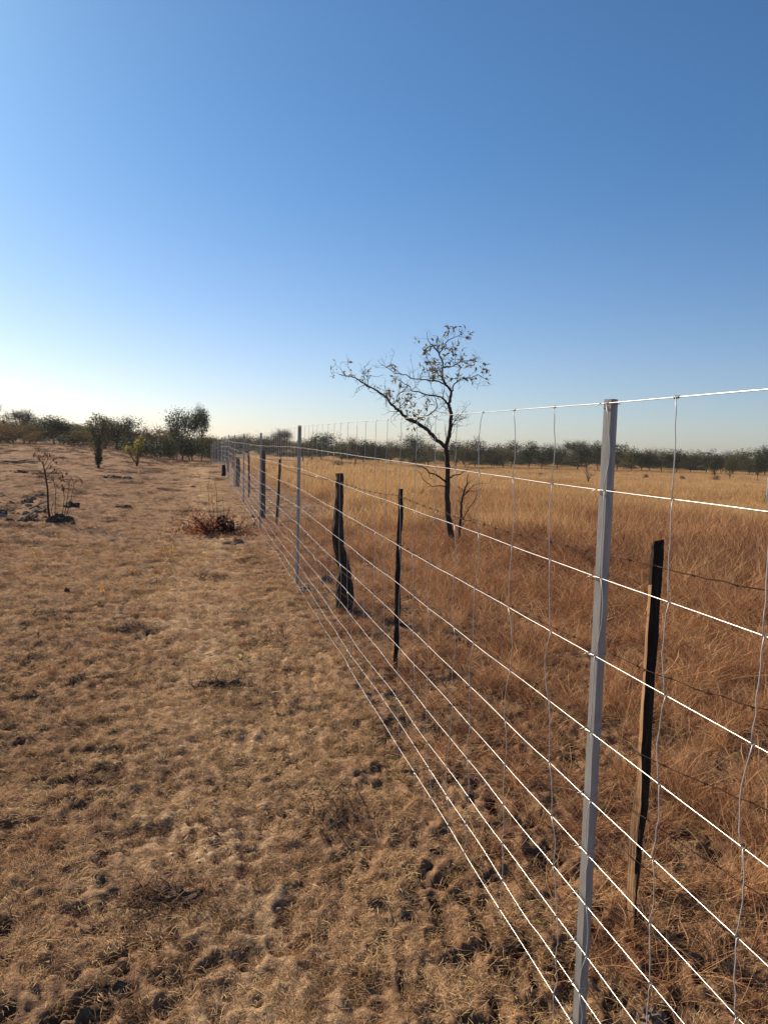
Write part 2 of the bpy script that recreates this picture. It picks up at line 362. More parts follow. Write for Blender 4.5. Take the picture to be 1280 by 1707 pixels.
# short trampled mat, left of the fence and under it
def mats():
    P = [blade_mesh('mat%d' % i, M['mat_grass'], 70, .075, (.012,.055), .0017, (.9,1.5), (.0,.6), 2, 10+i, comb=None if i % 2 else 0.0) for i in range(6)]
    P += [blade_mesh('tuftlet%d' % i, M['mat_grass'], 55, .04, (.015,.055), .0016, (.2,1.2), (.3,.9), 3, 30+i) for i in range(4)]
    xs = []
    for y0, y1, n, sd, sc in ((.9, 5, 13000, 1, .9), (5, 12, 24000, 2, 1.15), (12, 30, 26000, 3, 2.2), (30, 85, 11000, 4, 6.0)):
        x, y, g = wedge(y0, y1, n, sd); s = side(x, y)
        pth = np.exp(-((s+1.0)/.5)**2)
        hb = hollow(x, y)
        keep = (s < 1.8) & ((s < .1) | (g.rand(n) < .5)) & ((hb+.12*pth > .0+.08*g.randn(n)) | (g.rand(n) < .10+.25*pth) | (y > 30))
        x, y = x[keep], y[keep]; k = len(x); z = g.rand(k)
        sc_ = sc*(.7+.6*z); zs = .55+.5*g.rand(k)+.4*np.clip(fbm(x*1.7, y*1.7, 2), -.5, 1)
        xs.append((x, y, sc_, zs*sc_*(1 if sc < 2 else (.5 if sc < 4 else .3))))
    x = np.concatenate([a[0] for a in xs]); y = np.concatenate([a[1] for a in xs]); sc = np.concatenate([a[2] for a in xs]); zs = np.concatenate([a[3] for a in xs])
    g = np.random.RandomState(99)
    P2 = [me.copy() for me in P]
    for me in P2: me.materials[0] = M['red_mat']
    s = side(x, y)
    red = g.rand(len(x)) < np.clip(.12+.8*sm((y-6)/16)*sm((-s-1.2)/2.5)+.9*fbm(x*.8, y*.8+60, 2), 0, .92)
    rz = -.5+g.randn(len(x))*.8; sc3 = np.stack([sc, sc, zs], -1); pp = finish(x, y, -.004)
    scatter('short_dry_grass', pp[~red], rz[~red], sc3[~red], P, 'short trampled straw coloured grass covering the ground left of the wire fence', 'grass', 5)
    scatter('short_rusty_grass', pp[red], rz[red], sc3[red], P2, 'short rusty brown grass patches over the rise and between the straw coloured turf', 'grass', 15)
mats()
# low ragged tufts around and just beyond the fence
def tufts():
    P = [blade_mesh('tuft%d' % i, M['red_grass'], 95, .07, (.08,.32), .0018, (.1,.8), (.2,1.1), 4, 60+i) for i in range(6)]
    x, y, g = wedge(1.0, 16, 9000, 11); s = side(x, y); n = len(x)
    dens = np.where(s < 0, .02+.05*(y > 5), np.where(s < 5, .95*sm((s+.15)/.7)+.1, .5))*(.35+1.3*sm((fbm(x*1.3+7, y*1.3, 2)+.25)/.5))
    keep = g.rand(n) < dens; x, y, s = x[keep], y[keep], s[keep]; n = len(x)
    hh = np.where(s < 0, .3, .35+.5*sm((s-.2)/1.4))*(.6+.6*g.rand(n))
    w = np.where(s < 0, .6, 1.0)*(.8+.5*g.rand(n))
    scatter('ragged_grass_tufts', finish(x, y), g.rand(n)*6.28, np.stack([w, w, hh*1.25], -1), P, 'low ragged red brown grass tufts growing along and behind the wire fence', 'grass', 6)
tufts()
# long stray stalks lying and leaning
def stalks():
    P = [blade_mesh('stalk%d' % i, M['gold_grass'], 5, .06, (.10,.30), .0013, (.6,1.35), (.3,1.3), 7, 90+i) for i in range(5)]
    x, y, g = wedge(1.1, 12, 2400, 21); s = side(x, y); n = len(x)
    keep = g.rand(n) < np.where(s < 0, .07, .8); x, y, s = x[keep], y[keep], s[keep]; n = len(x)
    k = np.where(s < 0, .45, 1.0)*(.6+.6*g.rand(n))
    scatter('loose_grass_stalks', finish(x, y), g.rand(n)*6.28, np.stack([k, k, k], -1), P, 'pale loose grass stalks bent over the ground near the fence', 'grass', 7)
stalks()
def tall():
    P = [blade_mesh('tall%d' % i, M['red_grass'], 80, .12, (.20,.74), .0019, (.02,.5), (.15,1.0), 6, 120+i, head=.9) for i in range(7)]
    x, y, g = wedge(2.0, 34, 26000, 31); s = side(x, y); n = len(x)
    near = sm((s-1.2)/2.4)
    gap = sm((fbm(x*1.1+3, y*1.1, 2)+.25+.03*y)/.35)
    keep = (g.rand(n) < near*(.06+.94*gap)*(1-.75*sm((y-16)/18))) ; x, y, s = x[keep], y[keep], s[keep]; n = len(x)
    hh = (.36+.5*sm((s-1.5)/4.5))*(.7+.5*g.rand(n))*(1+.25*fbm(x*.4, y*.4, 2))
    w = .9+.5*g.rand(n)
    scatter('red_field_grass', finish(x, y), g.rand(n)*6.28, np.stack([w, w, hh], -1), P, 'tall red brown dry grass filling the field behind the old fence', 'grass', 8, tilt=.07)
tall()
def far():
    K = {1: [blade_mesh('goldfine%d' % i, M['gold_grass'], 330, .45, (.22,.66), .0028, (.02,.4), (.1,.9), 4, 250+i, head=.9) for i in range(5)],
         2: [blade_mesh('gold%d' % i, M['gold_grass'], 260, .55, (.35,.75), .0055, (.02,.3), (.1,.6), 3, 150+i, head=.8) for i in range(5)]}
    Q = []
    for y0, y1, n, sd, sc in ((11, 34, 14000, 41, 1.0), (32, 80, 11000, 42, 1.7), (80, 175, 12000, 43, 3.0)):
        x, y, g = wedge(y0, y1, n, sd); s = side(x, y); u = (y+2*x-50)/2.236
        keep = (s > 1.5+0*y) & (g.rand(n) < sm((y-11)/17)*sm((s-1.5)/4)+.02) & ~((u > .3) & (u < 13) & (x > 1) & (g.rand(n) < .93)) & ((x > -12) | (y < 60))
        x, y, u = x[keep], y[keep], u[keep]; m_ = len(x)
        ch = np.exp(-((u-3.5)/3)**2)
        Q.append((x, y, sc*(.8+.4*g.rand(m_)), (.75+.35*g.rand(m_))*(1-.3*ch)*(1+.2*fbm(x*.2, y*.2, 2))*(1 if sc < 3 else .9)))
    for nm, Qs, kit, lb in (('golden_field_grass', Q[:1], K[1], 'fine golden dry grass in the middle of the field behind the nearest bare tree'), ('pale_field_grass', Q[1:], K[2], 'pale golden dry grass stretching from mid field to the far tree line')):
        x, y, w, h = [np.concatenate([q[i] for q in Qs]) for i in range(4)]
        g = np.random.RandomState(3)
        scatter(nm, finish(x, y), g.rand(len(x))*6.28, np.stack([w, w, h], -1), kit, lb, 'grass', 9, tilt=.05)
    # rusty growth down in the hollow, tinted dark to stand in for shade
    x, y, g = wedge(22, 75, 26000, 45); u = (y+2*x-50)/2.236; keep = (u > 0) & (u < 15) & (x > 0); x, y, u = x[keep], y[keep], u[keep]; n = len(x)
    P = [blade_mesh('rusty%d' % i, M['red_grass'], 160, .5, (.2,.6), .006, (.02,.5), (.1,.8), 3, 280+i, tint=(0,.75)) for i in range(4)]
    k = .9+.5*g.rand(n); scatter('hollow_grass', finish(x, y), g.rand(n)*6.28, np.stack([k, k, k*(.5+.3*g.rand(n))], -1), P, 'rusty grass, tinted darker as shade, in the shallow hollow crossing the field on the right', 'grass', 14)
far()
def scrub():  # dark tufts, coloured to act as small shadows over the pasture
    P = [blade_mesh('scrub%d' % i, M['scrub'], 190, .16, (.03,.15), .004, (.3,1.3), (.2,1.0), 3, 190+i, tint=(0,.6)) for i in range(4)]
    x, y, g = wedge(2.2, 75, 5200, 61); s = side(x, y); n = len(x)
    keep = (s < -.2) & (g.rand(n) < .25+.8*sm((fbm(x*.5+20, y*.5, 2)-.05)/.25)); x, y = x[keep], y[keep]; n = len(x)
    k = (.45+.6*g.rand(n))*(1+y/45); h = k*(.5+.3*g.rand(n))*np.where(y > 20, .85, 1)
    scatter('shadow_scrub', finish(x, y), g.rand(n)*6.28, np.stack([k*1.5, k, h], -1), P, 'dark matted scrub tufts standing in for small shadows on the grazed pasture left of the fence', 'scrub', 13)
scrub()
# leaf litter and crumbs
def litter():
    P = []
    for i in range(6):
        random.seed(500+i); b = MB()
        for k in range(5):
            p = Vector((random.uniform(-.1,.1), random.uniform(-.1,.1), .004+random.random()*.012)); a = random.random()*6.28
            b.leaf(p, Vector((math.cos(a), math.sin(a), random.uniform(-.1,.4))), random.uniform(.015,.04), random.uniform(.008,.018), Vector((random.uniform(-.4,.4), random.uniform(-.4,.4), 1)))
        me = b.mesh('litter%d' % i, M['leaf_dry'])
        a = me.attributes.new('tint', 'FLOAT', 'POINT'); a.data.foreach_set('value', [random.random() for _ in me.vertices]); P.append(me)
    x, y, g = wedge(1, 16, 3200, 51); s = side(x, y); n = len(x)
    keep = g.rand(n) < (.15+.5*sm((fbm(x*.7, y*.7, 2))/.4)); x, y = x[keep], y[keep]; n = len(x)
    k = .6+.7*g.rand(n)
    scatter('leaf_litter', finish(x, y, -.006), g.rand(n)*6.28, np.stack([k, k, k], -1), P, 'small curled brown leaves and crumbs scattered over the grassy ground', 'leaf litter', 10)
litter()

# ------------------------------------------------------------------ new wire fence
fence_xy = []
def fl(Y): return Vector((FA-FB*Y, Y))
post_Y = [-4.3, 2.08, 8.7, 14.4, 20.2, 26.0, 31.8, 37.0, 43.9]
line = [fl(Y) for Y in post_Y]
for px_, Y_ in ((364, 50.5), (359, 57.5), (355, 64.5), (352, 72.0)):
    p = at(px_, 745, Y_); line.append(Vector((p.x, p.y)))
cum = [0]
for a, b in zip(line, line[1:]): cum.append(cum[-1]+(b-a).length)
def along(t):
    for i in range(len(line)-1):
        if t <= cum[i+1] or i == len(line)-2:
            k = (t-cum[i])/(cum[i+1]-cum[i]); return line[i].lerp(line[i+1], k)
# wire heights read off the near post
P1 = line[1]
wy = [673, 817, 960, 1090, 1215, 1322, 1411, 1490, 1569, 1638, 1702]
wx = [1018, 1012, 998, 990, 984, 978, 974, 968, 965, 963, 961]
WZ = []
for x_, y_ in zip(wx, wy): WZ.append(at(x_, y_, P1.y).z)
WZ.append(at(959, 1758, P1.y).z)
top0 = WZ[0]
def topz(t):          # height of the top wire along the run
    base = Hbig(*along(t)); return float(base)
offs = {}
zbase = [float(Hbig(p.x, p.y)) for p in line]
ZR = [-.03, 0, .07, .055, .10, .125, .185, .155, .105, 0, -.10, -.22, -.385]     # rise of the fence top at each post, relative to the near one
def zb(t):
    for i in range(len(line)-1):
        if t <= cum[i+1] or i == len(line)-2:
            k = (t-cum[i])/(cum[i+1]-cum[i]); return ZR[i]+(ZR[i+1]-ZR[i])*k
def wire_off(t, w):
    """kinks and waviness of line wire w at distance t (vertical, sideways)"""
    amp = .002+.0007*w
    if w == 0: amp = .0015
    v = amp*(1.6*perlin(np.array(t*.55+w*7.3), np.array(w*3.1))+1.0*perlin(np.array(t*2.1+w*5.), np.array(w*1.7+9)))
    h = (.006+.001*w)*perlin(np.array(t*.8+w*2.7), np.array(w*4.1+3))
    near = 1.0
    if t > cum[2]-.5: near = 1.7
    if t < cum[1]+.3: near = .35
    return float(v)*near, float(h)*near
front = Vector((-1, -FB)).normalized()*.026     # wires sit on the camera side of the posts
stays_t = []
t1 = cum[1]
k = -1
tt = t1-.02
def wp(t, w):
    p = along(t); v, h = wire_off(t, w)
    if w == 6 and abs(t-(cum[1]+5.35)) < .3: v += -.045*math.exp(-((t-(cum[1]+5.2))/.07)**2)*(1 if t > cum[1]+5.2 else .2)
    return Vector((p.x+front.x+h, p.y+front.y, zb(t)+WZ[w]+v))
fence = tag(empty('wire_fence', (P1.x, P1.y, 0)), 'new silver wire mesh fence on grey steel posts running away to the left horizon', 'fence')
tend = cum[-1]
for w in range(len(WZ)):
    ts = []; t = cum[1]-3.0
    while t < tend:
        ts.append(t); t += .075 if t < cum[2] else (.15 if t < cum[4] else .5)
    b = MB(); r = .0013 if w else .0015
    b.tube([wp(t, w) for t in ts], r, 6)
    b.build('line_wire', M['wire'], fence, smooth=True)
# stay wires, every 0.3 m of depth, hinged at each line wire
rng = random.Random(5)
knots = MB()
sp_ = .309
ts = []; t = t1-.02-sp_*3
while t < tend-1: ts.append(t); t += sp_ if t < cum[8] else sp_*2
for si, t0 in enumerate(ts):
    b = MB(); tcur = t0; near = t0 < cum[3]
    drift = 0
    for w in range(len(WZ)-1):
        n = 7 if near else 3
        j = rng.gauss(0, .008) + (.024 if w >= 2 and rng.random() < .5 else 0)*rng.choice((-1, -1, 1))
        bow = rng.gauss(0, .015)
        ta, tb = tcur, tcur+(j if near else j*.6)
        A = wp(ta, w); B = wp(tb, w+1); pts = []
        for q in range(n+1):
            f = q/n; p = A.lerp(B, f); al = along(min(ta+(tb-ta)*f, tend)); d = (along(ta+.1)-along(ta)).normalized()
            o = bow*math.sin(math.pi*f); pts.append(Vector((p.x+d.x*o+front.x*.1, p.y+d.y*o+front.y*.1, p.z)) + (Vector((d.x, d.y, 0))*rng.gauss(0, .0018) if near and 0 < q < n else Vector()))
        b.tube(pts, (.0013 if near else .0014), 5)
        tcur = tb-(.004 if near else 0)
        if t0 < cum[2]+.5:            # wrapped hinge knot
            p0 = wp(tb, w+1); d = (along(tb+.1)-along(tb)).normalized(); hel = []
            for q in range(13):
                an = q*math.pi*.5; hel.append(p0+Vector((d.x, d.y, 0))*((q-6)*.0012)+Vector((-d.y*math.cos(an), d.x*math.cos(an), math.sin(an)))*.0029)
            knots.tube(hel, .0011, 4)
    if t0 < cum[2]+.5:
        p0 = wp(t0, 0); d = (along(t0+.1)-along(t0)).normalized(); hel = []
        for q in range(17):
            an = q*math.pi*.5; hel.append(p0+Vector((d.x, d.y, 0))*((q-8)*.0012)+Vector((-d.y*math.cos(an), d.x*math.cos(an), math.sin(an)))*.0033)
        knots.tube(hel, .0012, 4)
    b.build('stay_wire', M['stay'], fence, smooth=True)
kn = knots.build('hinge_knots', M['tie'], fence, smooth=True); kn['kind'] = 'stuff'
# steel posts: folded angle section with a rib, thin flanges, tie loops
def steel_post(i, p, z0, z1, yaw, rot_top=0.0):
    prof = [(-.019,.010), (-.0185,.0135), (-.004,-.003), (.0045,-.0045), (.0155,.0105), (.018,.008), (.0055,-.0105), (-.005,-.0095)]
    b = MB(); n = len(prof); N_ = 12
    for k in range(N_+1):
        f = k/N_; z = z0+(z1-z0)*f; a = yaw+rot_top*f**2; c, s_ = math.cos(a), math.sin(a)
        for (u, v) in prof: b.v.append((p.x+u*c-v*s_, p.y+u*s_+v*c, z))
    for k in range(N_):
        for j in range(n):
            b.f.append((k*n+j, k*n+(j+1) % n, (k+1)*n+(j+1) % n, (k+1)*n+j)); b.m.append(0)
    b.f.append(tuple(N_*n+j for j in range(n))); b.m.append(0)
    b.build('steel_post', M['steel'], fence)
for i, p in enumerate(line):
    if i == 0: continue
    z0 = zbase[i]-.2; z1 = zb(cum[i])+top0+.012
    if i == 8: z1 += .03
    d = (line[min(i+1, len(line)-1)]-line[i-1]).normalized()
    steel_post(i, p, z0, z1, math.atan2(p.y, p.x)-math.pi/2+(.15 if i == 1 else rng.uniform(-.3,.3)), .12)
    if i < 4:
        ties = MB()
        for w in range(len(WZ)):
            c = wp(cum[i], w); pts = []
            d3 = Vector((d.x, d.y, 0)); out = Vector((front.x, front.y, 0)).normalized()
            for q in range(15):
                an = -.9+q/14*(2*math.pi+.6)
                pts.append(Vector((p.x, p.y, c.z-.002+.004*q/14))+d3*(.0235*math.cos(an+math.pi/2)*1.0)+out*(.004+.0245*math.sin(an+math.pi/2)))
            e = pts[-1]
            pts += [e+d3*.008+out*.004+Vector((0,0,-.004)), e+d3*.014+out*.009+Vector((0,0,-.009))]
            ties.tube(pts, .0011, 5)
        t_ = ties.build('tie_wires', M['tie'], fence, smooth=True); t_['kind'] = 'stuff'

# ------------------------------------------------------------------ old barbed wire fence
def px2w(pts, Y): return [at(x, y, Y) for x, y in pts]
def rough_post(name, pts, rads, mats, parent, seed, n=9, amp=.14, lab=None, sub=3):
    g = random.Random(seed); P = []; Rr = []
    for i in range(len(pts)-1):
        for k in range(sub):
            f = k/sub; P.append(pts[i].lerp(pts[i+1], f)+Vector((g.gauss(0,.0025), g.gauss(0,.0025), 0))); Rr.append(rads[i]+(rads[i+1]-rads[i])*f)
    P.append(pts[-1]); Rr.append(rads[-1])
    rid = [g.uniform(-1, 1) for _ in range(n)]
    b = MB(); b.tube(P, Rr, n, jit=lambda i, k: 1+amp*rid[k]+amp*.6*g.uniform(-1, 1))
    o = b.build(name, mats, parent); 
    if lab: o['label'] = lab
    return o
b1 = ground(1052, 1552)
old = tag(empty('barbed_wire_fence', (b1.x, b1.y, 0)), 'old sagging barbed wire fence on rough dark wooden posts behind the new fence', 'fence')
old_posts = []
def foot(pts, Y):
    e = pts[-1]; return pts+[Vector((e.x, e.y, gz(e.x, e.y)-.08))]
# nearest post: split timber, charred front, pale split face towards the sun
def split_post():
    Y = b1.y
    rows = [(905,1086,1090,1106), (925,1084,1089,1106), (1000,1079,1083,1100), (1060,1075,1079,1097), (1130,1071,1075,1091), (1200,1066,1071,1087), (1255,1063,1068,1085), (1300,1060,1069,1083), (1345,1054,1068,1080), (1400,1047,1062,1071), (1440,1046,1058,1068), (1490,1044,1054,1062), (1530,1046,1053,1059), (1556,1048,1053,1057)]
    b = MB(); g = random.Random(3); R_ = []
    for j in range(len(rows)-1):
        for q in range(3):
            f = q/3; R_.append([rows[j][c]+(rows[j+1][c]-rows[j][c])*f for c in range(4)])
    R_.append(list(rows[-1])); R_.append([1640, 1050, 1053, 1056])
    for (y, xl, xm, xr) in R_:
        w = .6
        A = at(xl+g.uniform(-w,w), y, Y+.028); B = at(xm+g.uniform(-w,w), y, Y-.002+g.uniform(-.002,.002)); B2 = at(xm+(xr-xm)*.55, y, Y-.009+g.uniform(-.003,.003)); Cc = at(xr+g.uniform(-w,w), y, Y+.006); D = at(xr-1, y, Y+.038); E = at(xl+2, y, Y+.05)
        b.v += [tuple(q) for q in (A, B, B2, Cc, D, E)]
    # ragged top
    for k_, dz in zip(range(6), (-.004, .006, -.02, .012, .004, -.008)):
        v = b.v[k_]; b.v[k_] = (v[0], v[1], v[2]+dz)
    nR = len(R_)
    for j in range(nR-1):
        for c in range(6):
            a = j*6+c; a2 = j*6+(c+1) % 6
            b.f.append((a, a+6, a2+6, a2)); b.m.append(1 if (c == 0 and j > 4) or (c == 1 and j > 30) else 0)
    b.f.append(tuple(range(6))); b.m.append(0)
    o = b.build('wooden_post', [M['char'], M['raw_wood']], old); o['label'] = 'charred split timber post with pale wood showing down its left face'
    return o
split_post(); 
def oldpost(pix, wid, Y, seed, mt='old_wood', lab=None, n=9, amp=.16):
    pts = px2w(pix, Y); rad = [w*Y/1280/2 for w in wid]; e = pts[-1]
    pts.append(Vector((e.x, e.y, min(gz(e.x, e.y), e.z)-.1))); rad.append(rad[-1])
    rough_post('wooden_post', pts, rad, M[mt], old, seed, n, amp, lab)
    return pts
b2 = ground(659, 1112)
oldpost([(668,815), (667,860), (665,905), (663,960), (663,1010), (661,1060), (659,1112)], [7,8,8,9,9,8.5,7], b2.y, 4, 'char', 'thin black burnt post standing straight')
b3 = ground(572, 1018)
oldpost([(567,789), (566,815), (565,850), (563,880), (566,915), (574,945), (578,975), (577,1000), (576,1015)], [12,13,14,19,19,19,24,26,28], b3.y, 5, 'old_wood', 'thick gnarled post with peeling bark and a bend near its foot', 12, .22)
rough_post('post_root', px2w([(572,940), (569,975), (567,1005), (566,1028)], b3.y-.05), [.03,.045,.042,.04], M['old_wood'], old, 8, 9, .2)
rough_post('bark_flap', px2w([(556,868), (555,880), (557,905)], b3.y+.02), [.01,.02,.008], M['old_wood'], old, 9, 7, .3)
B = [(b1.x, b1.y), (b2.x, b2.y), (b3.x, b3.y)]
for (xt, yt, xb, yb, w, mt) in ((467,766,461,875,4.6,'char'), (438,752,438,864,10,'old_wood'), (415,755,415,829,3.5,'old_wood'), (397,762,396,812,8,'old_wood'), (388,748,388,781,5,'raw_wood'), (380,762,380,787,4,'old_wood')):
    gp = ground(xb, yb)
    oldpost([(xt,yt), ((xt+xb)/2+.6,(yt+yb)/2), (xb,yb)], [w*.85, w, w*.9], gp.y, int(xt), mt)
    B.append((gp.x, gp.y))
gp = ground(373, 793); st_ = empty('tree_stump', gp); rough_post('stump_wood', [gp+Vector((0,0,.5)), gp+Vector((.02,0,.25)), gp-Vector((0,0,.1))], [.08,.10,.12], M['char'], st_, 77); tag(st_, 'short black stump at the foot of the white sunlit fence post', 'stump')
# strands
def strand(anchors, name, seed, sag=.02, barb=.12, ymax=20):
    g = random.Random(seed); P = []
    for a, b_ in zip(anchors, anchors[1:]):
        L_ = (b_-a).length; n = max(4, int(L_/.05))
        ph = g.random()*9
        for q in range(n):
            f = q/n; p = a.lerp(b_, f); s_ = sag*4*f*(1-f)*min(1, L_/3)
            P.append(p+Vector((0, 0, -s_+.006*float(perlin(np.array(f*6+ph), np.array(seed*1.3))))))
    P.append(anchors[-1])
    b = MB(); 
    # two twisted strands
    for ph in (0, math.pi):
        pts = [p+Vector((0, math.cos(i*1.2+ph), math.sin(i*1.2+ph)))*.0014 for i, p in enumerate(P)]
        b.tube(pts, .0012, 4, cap=False)
    o = b.build('barbed_strand', M['rust'], old, smooth=True)
    bb = MB(); d_acc = 0; nxt = .05
    for p, q in zip(P, P[1:]):
        d_acc += (q-p).length
        if d_acc > nxt and p.y < ymax:
            nxt = d_acc+barb+g.uniform(-.015,.015); d = (q-p).normalized()
            u = d.cross(Vector((0,0,1))).normalized(); v = d.cross(u)
            hel = [p+d*((k-4)*.0022)+(u*math.cos(k*1.57)+v*math.sin(k*1.57))*.0032 for k in range(9)]
            bb.tube(hel, .0014, 4)
            for sgn in (1, -1):
                for rr_ in (0, 1):
                    an = g.random()*6.28; w_ = u*math.cos(an)+v*math.sin(an)
                    bb.tube([p+d*.004*sgn, p+d*.006*sgn+w_*.016+d*g.uniform(-.006,.006)], [.0012,.0004], 4)
    ob = bb.build('barbs', M['rust'], o, local=False); ob['kind'] = 'stuff'
dirn = (Vector((b1.x, b1.y))-Vector((b2.x, b2.y))).normalized()
for k_, (y0_, yR, y2, y3, y4) in enumerate(((943, 985, 827, 803, 776), (1117, 1185, 905, 855, 800), (1256, 1350, 965, 905, 822), (1352, 1500, 1015, 950, 840), (1428, 1600, 1062, 985, 856))):
    a = at(1092-(y0_-943)*.085, y0_, b1.y-.012)
    rt = at(1280, yR, b1.y-.42)
    rt2 = rt+(rt-a)*2.2
    an = [rt2, rt, a, at(664, y2, b2.y-.01), at(566, y3, b3.y-.03), at(464, y4, ground(461, 875).y), at(438, y4*.93+48, ground(438, 864).y)]
    strand(an, 's%d' % k_, 20+k_, sag=.03)
# ------------------------------------------------------------------ trees
def set_tint(me, seed, per=4):
    g = np.random.RandomState(seed); n = len(me.vertices); a = me.attributes.new('tint', 'FLOAT', 'POINT')
    a.data.foreach_set('value', np.repeat(g.rand(n//per+1), per)[:n].astype(np.float32))
def rv(g, s=1): return Vector((g.gauss(0,s), g.gauss(0,s), g.gauss(0,s)))
def bent(a, b, g, n=5, amp=.08):
    L_ = (b-a).length; off = rv(g, amp*L_); P = []
    for k in range(n+1):
        f = k/n; P.append(a.lerp(b, f)+off*math.sin(math.pi*f)+(rv(g, .012*L_) if 0 < k < n else Vector()))
    return P
def tree_proto(kind, seed, h, w, leafsize, nclus, per, bark, leafmat, lobes, base, flat=1.0, stems=1, trunk_r=.07):
    """tree h metres tall with crown of width w starting at base*h; returns (wood mesh, leaf mesh)"""
    g = random.Random(seed); wood = MB(); lf = MB()
    cb = base*h; ctr = []
    for k in range(lobes):
        a = 2*math.pi*k/lobes+g.uniform(-.5,.5); r = w*.5*g.uniform(.25,.62) if k else 0
        z = cb+(h-cb)*(g.uniform(.35,.72) if k else .66)
        ctr.append((Vector((r*math.cos(a), r*math.sin(a), z)), w*.5*g.uniform(.38,.55), (h-cb)*g.uniform(.26,.38)*flat))
    roots = []
    for s_ in range(stems):
        a = g.random()*6.28; r0 = .0 if stems == 1 else g.uniform(.05,.25)
        p0 = Vector((r0*math.cos(a), r0*math.sin(a), -.1)); p1 = Vector((p0.x*2+g.uniform(-.15,.15), p0.y*2+g.uniform(-.15,.15), max(cb*1.05, h*.22)))
        P = bent(p0, p1, g, 5, .05); rr = trunk_r*(1 if stems == 1 else .6)
        wood.tube(P, [rr*(1.15-.45*k/5) for k in range(6)], 7); roots.append((p1, rr*.7))
    limbs = []
    for c, rx, rz in ctr:
        st, r0 = min(roots, key=lambda q: (q[0]-c).length*g.uniform(.7,1.3))
        P = bent(st, c, g, 6, .1); wood.tube(P, [r0*(.75-.55*k/6) for k in range(7)], 5); limbs.append(P)
    for k in range(nclus):
        i = g.randrange(lobes); c, rx, rz = ctr[i]
        d = rv(g); d.normalize(); f = g.random()**.45
        p = c+Vector((d.x*rx*f, d.y*rx*f, d.z*rz*f))
        if kind == 'bush' : p.z = max(.08, p.z)
        st = min((q for q in limbs[i][2:]), key=lambda q: (q-p).length)
        if k % 2 == 0 or kind == 'bare':
            Q = bent(st, p, g, 3, .12); wood.tube(Q, [.016*h/4, .011*h/4, .008*h/4, .004*h/4], 3, cap=False)
            if kind == 'bare':
                for _ in range(5):
                    e = p+Vector((g.gauss(0,.16), g.gauss(0,.16), g.gauss(.12,.12)))*h/4; wood.tube(bent(Q[g.choice((1,2,3))], e, g, 2, .1), [.008*h/4, .006*h/4, .003*h/4], 3, cap=False)
        sc = leafsize*g.uniform(.7,1.3); spread = rx*.20
        for _ in range(per):
            q = p+rv(g, spread); d2 = rv(g); lf.leaf(q, d2, sc, sc*.6)
    wm = wood.mesh('trunk', M[bark], True); lm = lf.mesh('crown', M[leafmat]) if lf.v else None
    if lm: set_tint(lm, seed)
    return wm, lm, h, w
PR = {
 'dense1': tree_proto('dense', 1, 4.2, 3.6, .13, 330, 9, 'grey_bark', 'leaf_dark', 8, .22, .9),
 'dense2': tree_proto('dense', 2, 4.0, 4.2, .13, 360, 9, 'grey_bark', 'leaf_dark', 9, .15, .8),
 'dense3': tree_proto('dense', 3, 4.5, 3.2, .13, 300, 9, 'grey_bark', 'leaf_dark', 7, .28),
 'olive1': tree_proto('dense', 4, 4.0, 3.8, .13, 300, 8, 'grey_bark', 'leaf_olive', 8, .18),
 'olive2': tree_proto('dense', 5, 3.6, 4.0, .12, 260, 7, 'grey_bark', 'leaf_olive', 8, .2, .8),
 'round': tree_proto('dense', 16, 4.6, 3.6, .12, 420, 9, 'bark', 'leaf_dark', 9, .42, 1.1),
 'umbrella': tree_proto('bare', 6, 4.6, 5.0, .08, 330, 4, 'grey_bark', 'leaf_grey', 12, .36, 1.1),
 'bare1': tree_proto('bare', 7, 4.2, 3.6, .08, 170, 2, 'grey_bark', 'leaf_tan', 7, .25),
 'bare2': tree_proto('bare', 8, 3.8, 3.4, .09, 180, 3, 'grey_bark', 'leaf_tan', 8, .3, .8, stems=3),
 'tan': tree_proto('dense', 9, 3.2, 3.4, .11, 240, 7, 'grey_bark', 'leaf_tan', 8, .1, .9, stems=3),
 'russet': tree_proto('bush', 10, 2.2, 3.2, .11, 200, 7, 'grey_bark', 'leaf_orange', 7, .0, .9, stems=4, trunk_r=.05),
 'bush': tree_proto('bush', 11, 2.0, 3.0, .11, 240, 9, 'grey_bark', 'leaf_dark', 7, .0, .9, stems=4, trunk_r=.05),
 'busholive': tree_proto('bush', 12, 1.8, 2.6, .10, 220, 8, 'grey_bark', 'leaf_olive', 7, .0, .9, stems=4, trunk_r=.05),
}
NM = {'round':'round_crowned_tree','dense1':'leafy_tree','dense2':'leafy_tree','dense3':'leafy_tree','olive1':'leafy_tree','olive2':'leafy_tree','umbrella':'umbrella_tree','bare1':'bare_tree','bare2':'bare_tree','tan':'dry_leaved_tree','russet':'russet_bush','bush':'dark_bush','busholive':'olive_bush'}
def plant(kind, px, top, Y, wpx, label, group=None, rz=None, lean=0):
    wm, lm, h, w = PR[kind]
    p = at(px, 750, Y); z = float(Hbig(p.x, p.y)); tz = at(px, top, Y).z
    sz = (tz-z)/h*(1.02 if kind in ('umbrella', 'bare1', 'bare2') else 1.2 if group == 'far tree line behind the grass field' else 1.08); sw = (wpx*Y/1280)/w*(1.42 if px < 360 and kind != 'round' else 1.2 if px < 360 else 1)
    if 'bush' in kind or h < 4 and wpx < 22: sz = min(sz, sw*1.15)
    if rz is None: rz = (px*37.7) % 6.28
    o = empty(NM[kind], (p.x, p.y, z)); o.rotation_euler = (0, lean, rz); o.scale = (sw, sw, sz)
    for nm, me in (('trunk', wm), ('crown', lm)):
        if me: c = bpy.data.objects.new(nm, me); C.objects.link(c); c.parent = o
    is_b = 'bush' in NM[kind]
    return tag(o, label, 'bush' if is_b else 'tree', group)
GL = 'trees and bushes along the rise on the left'
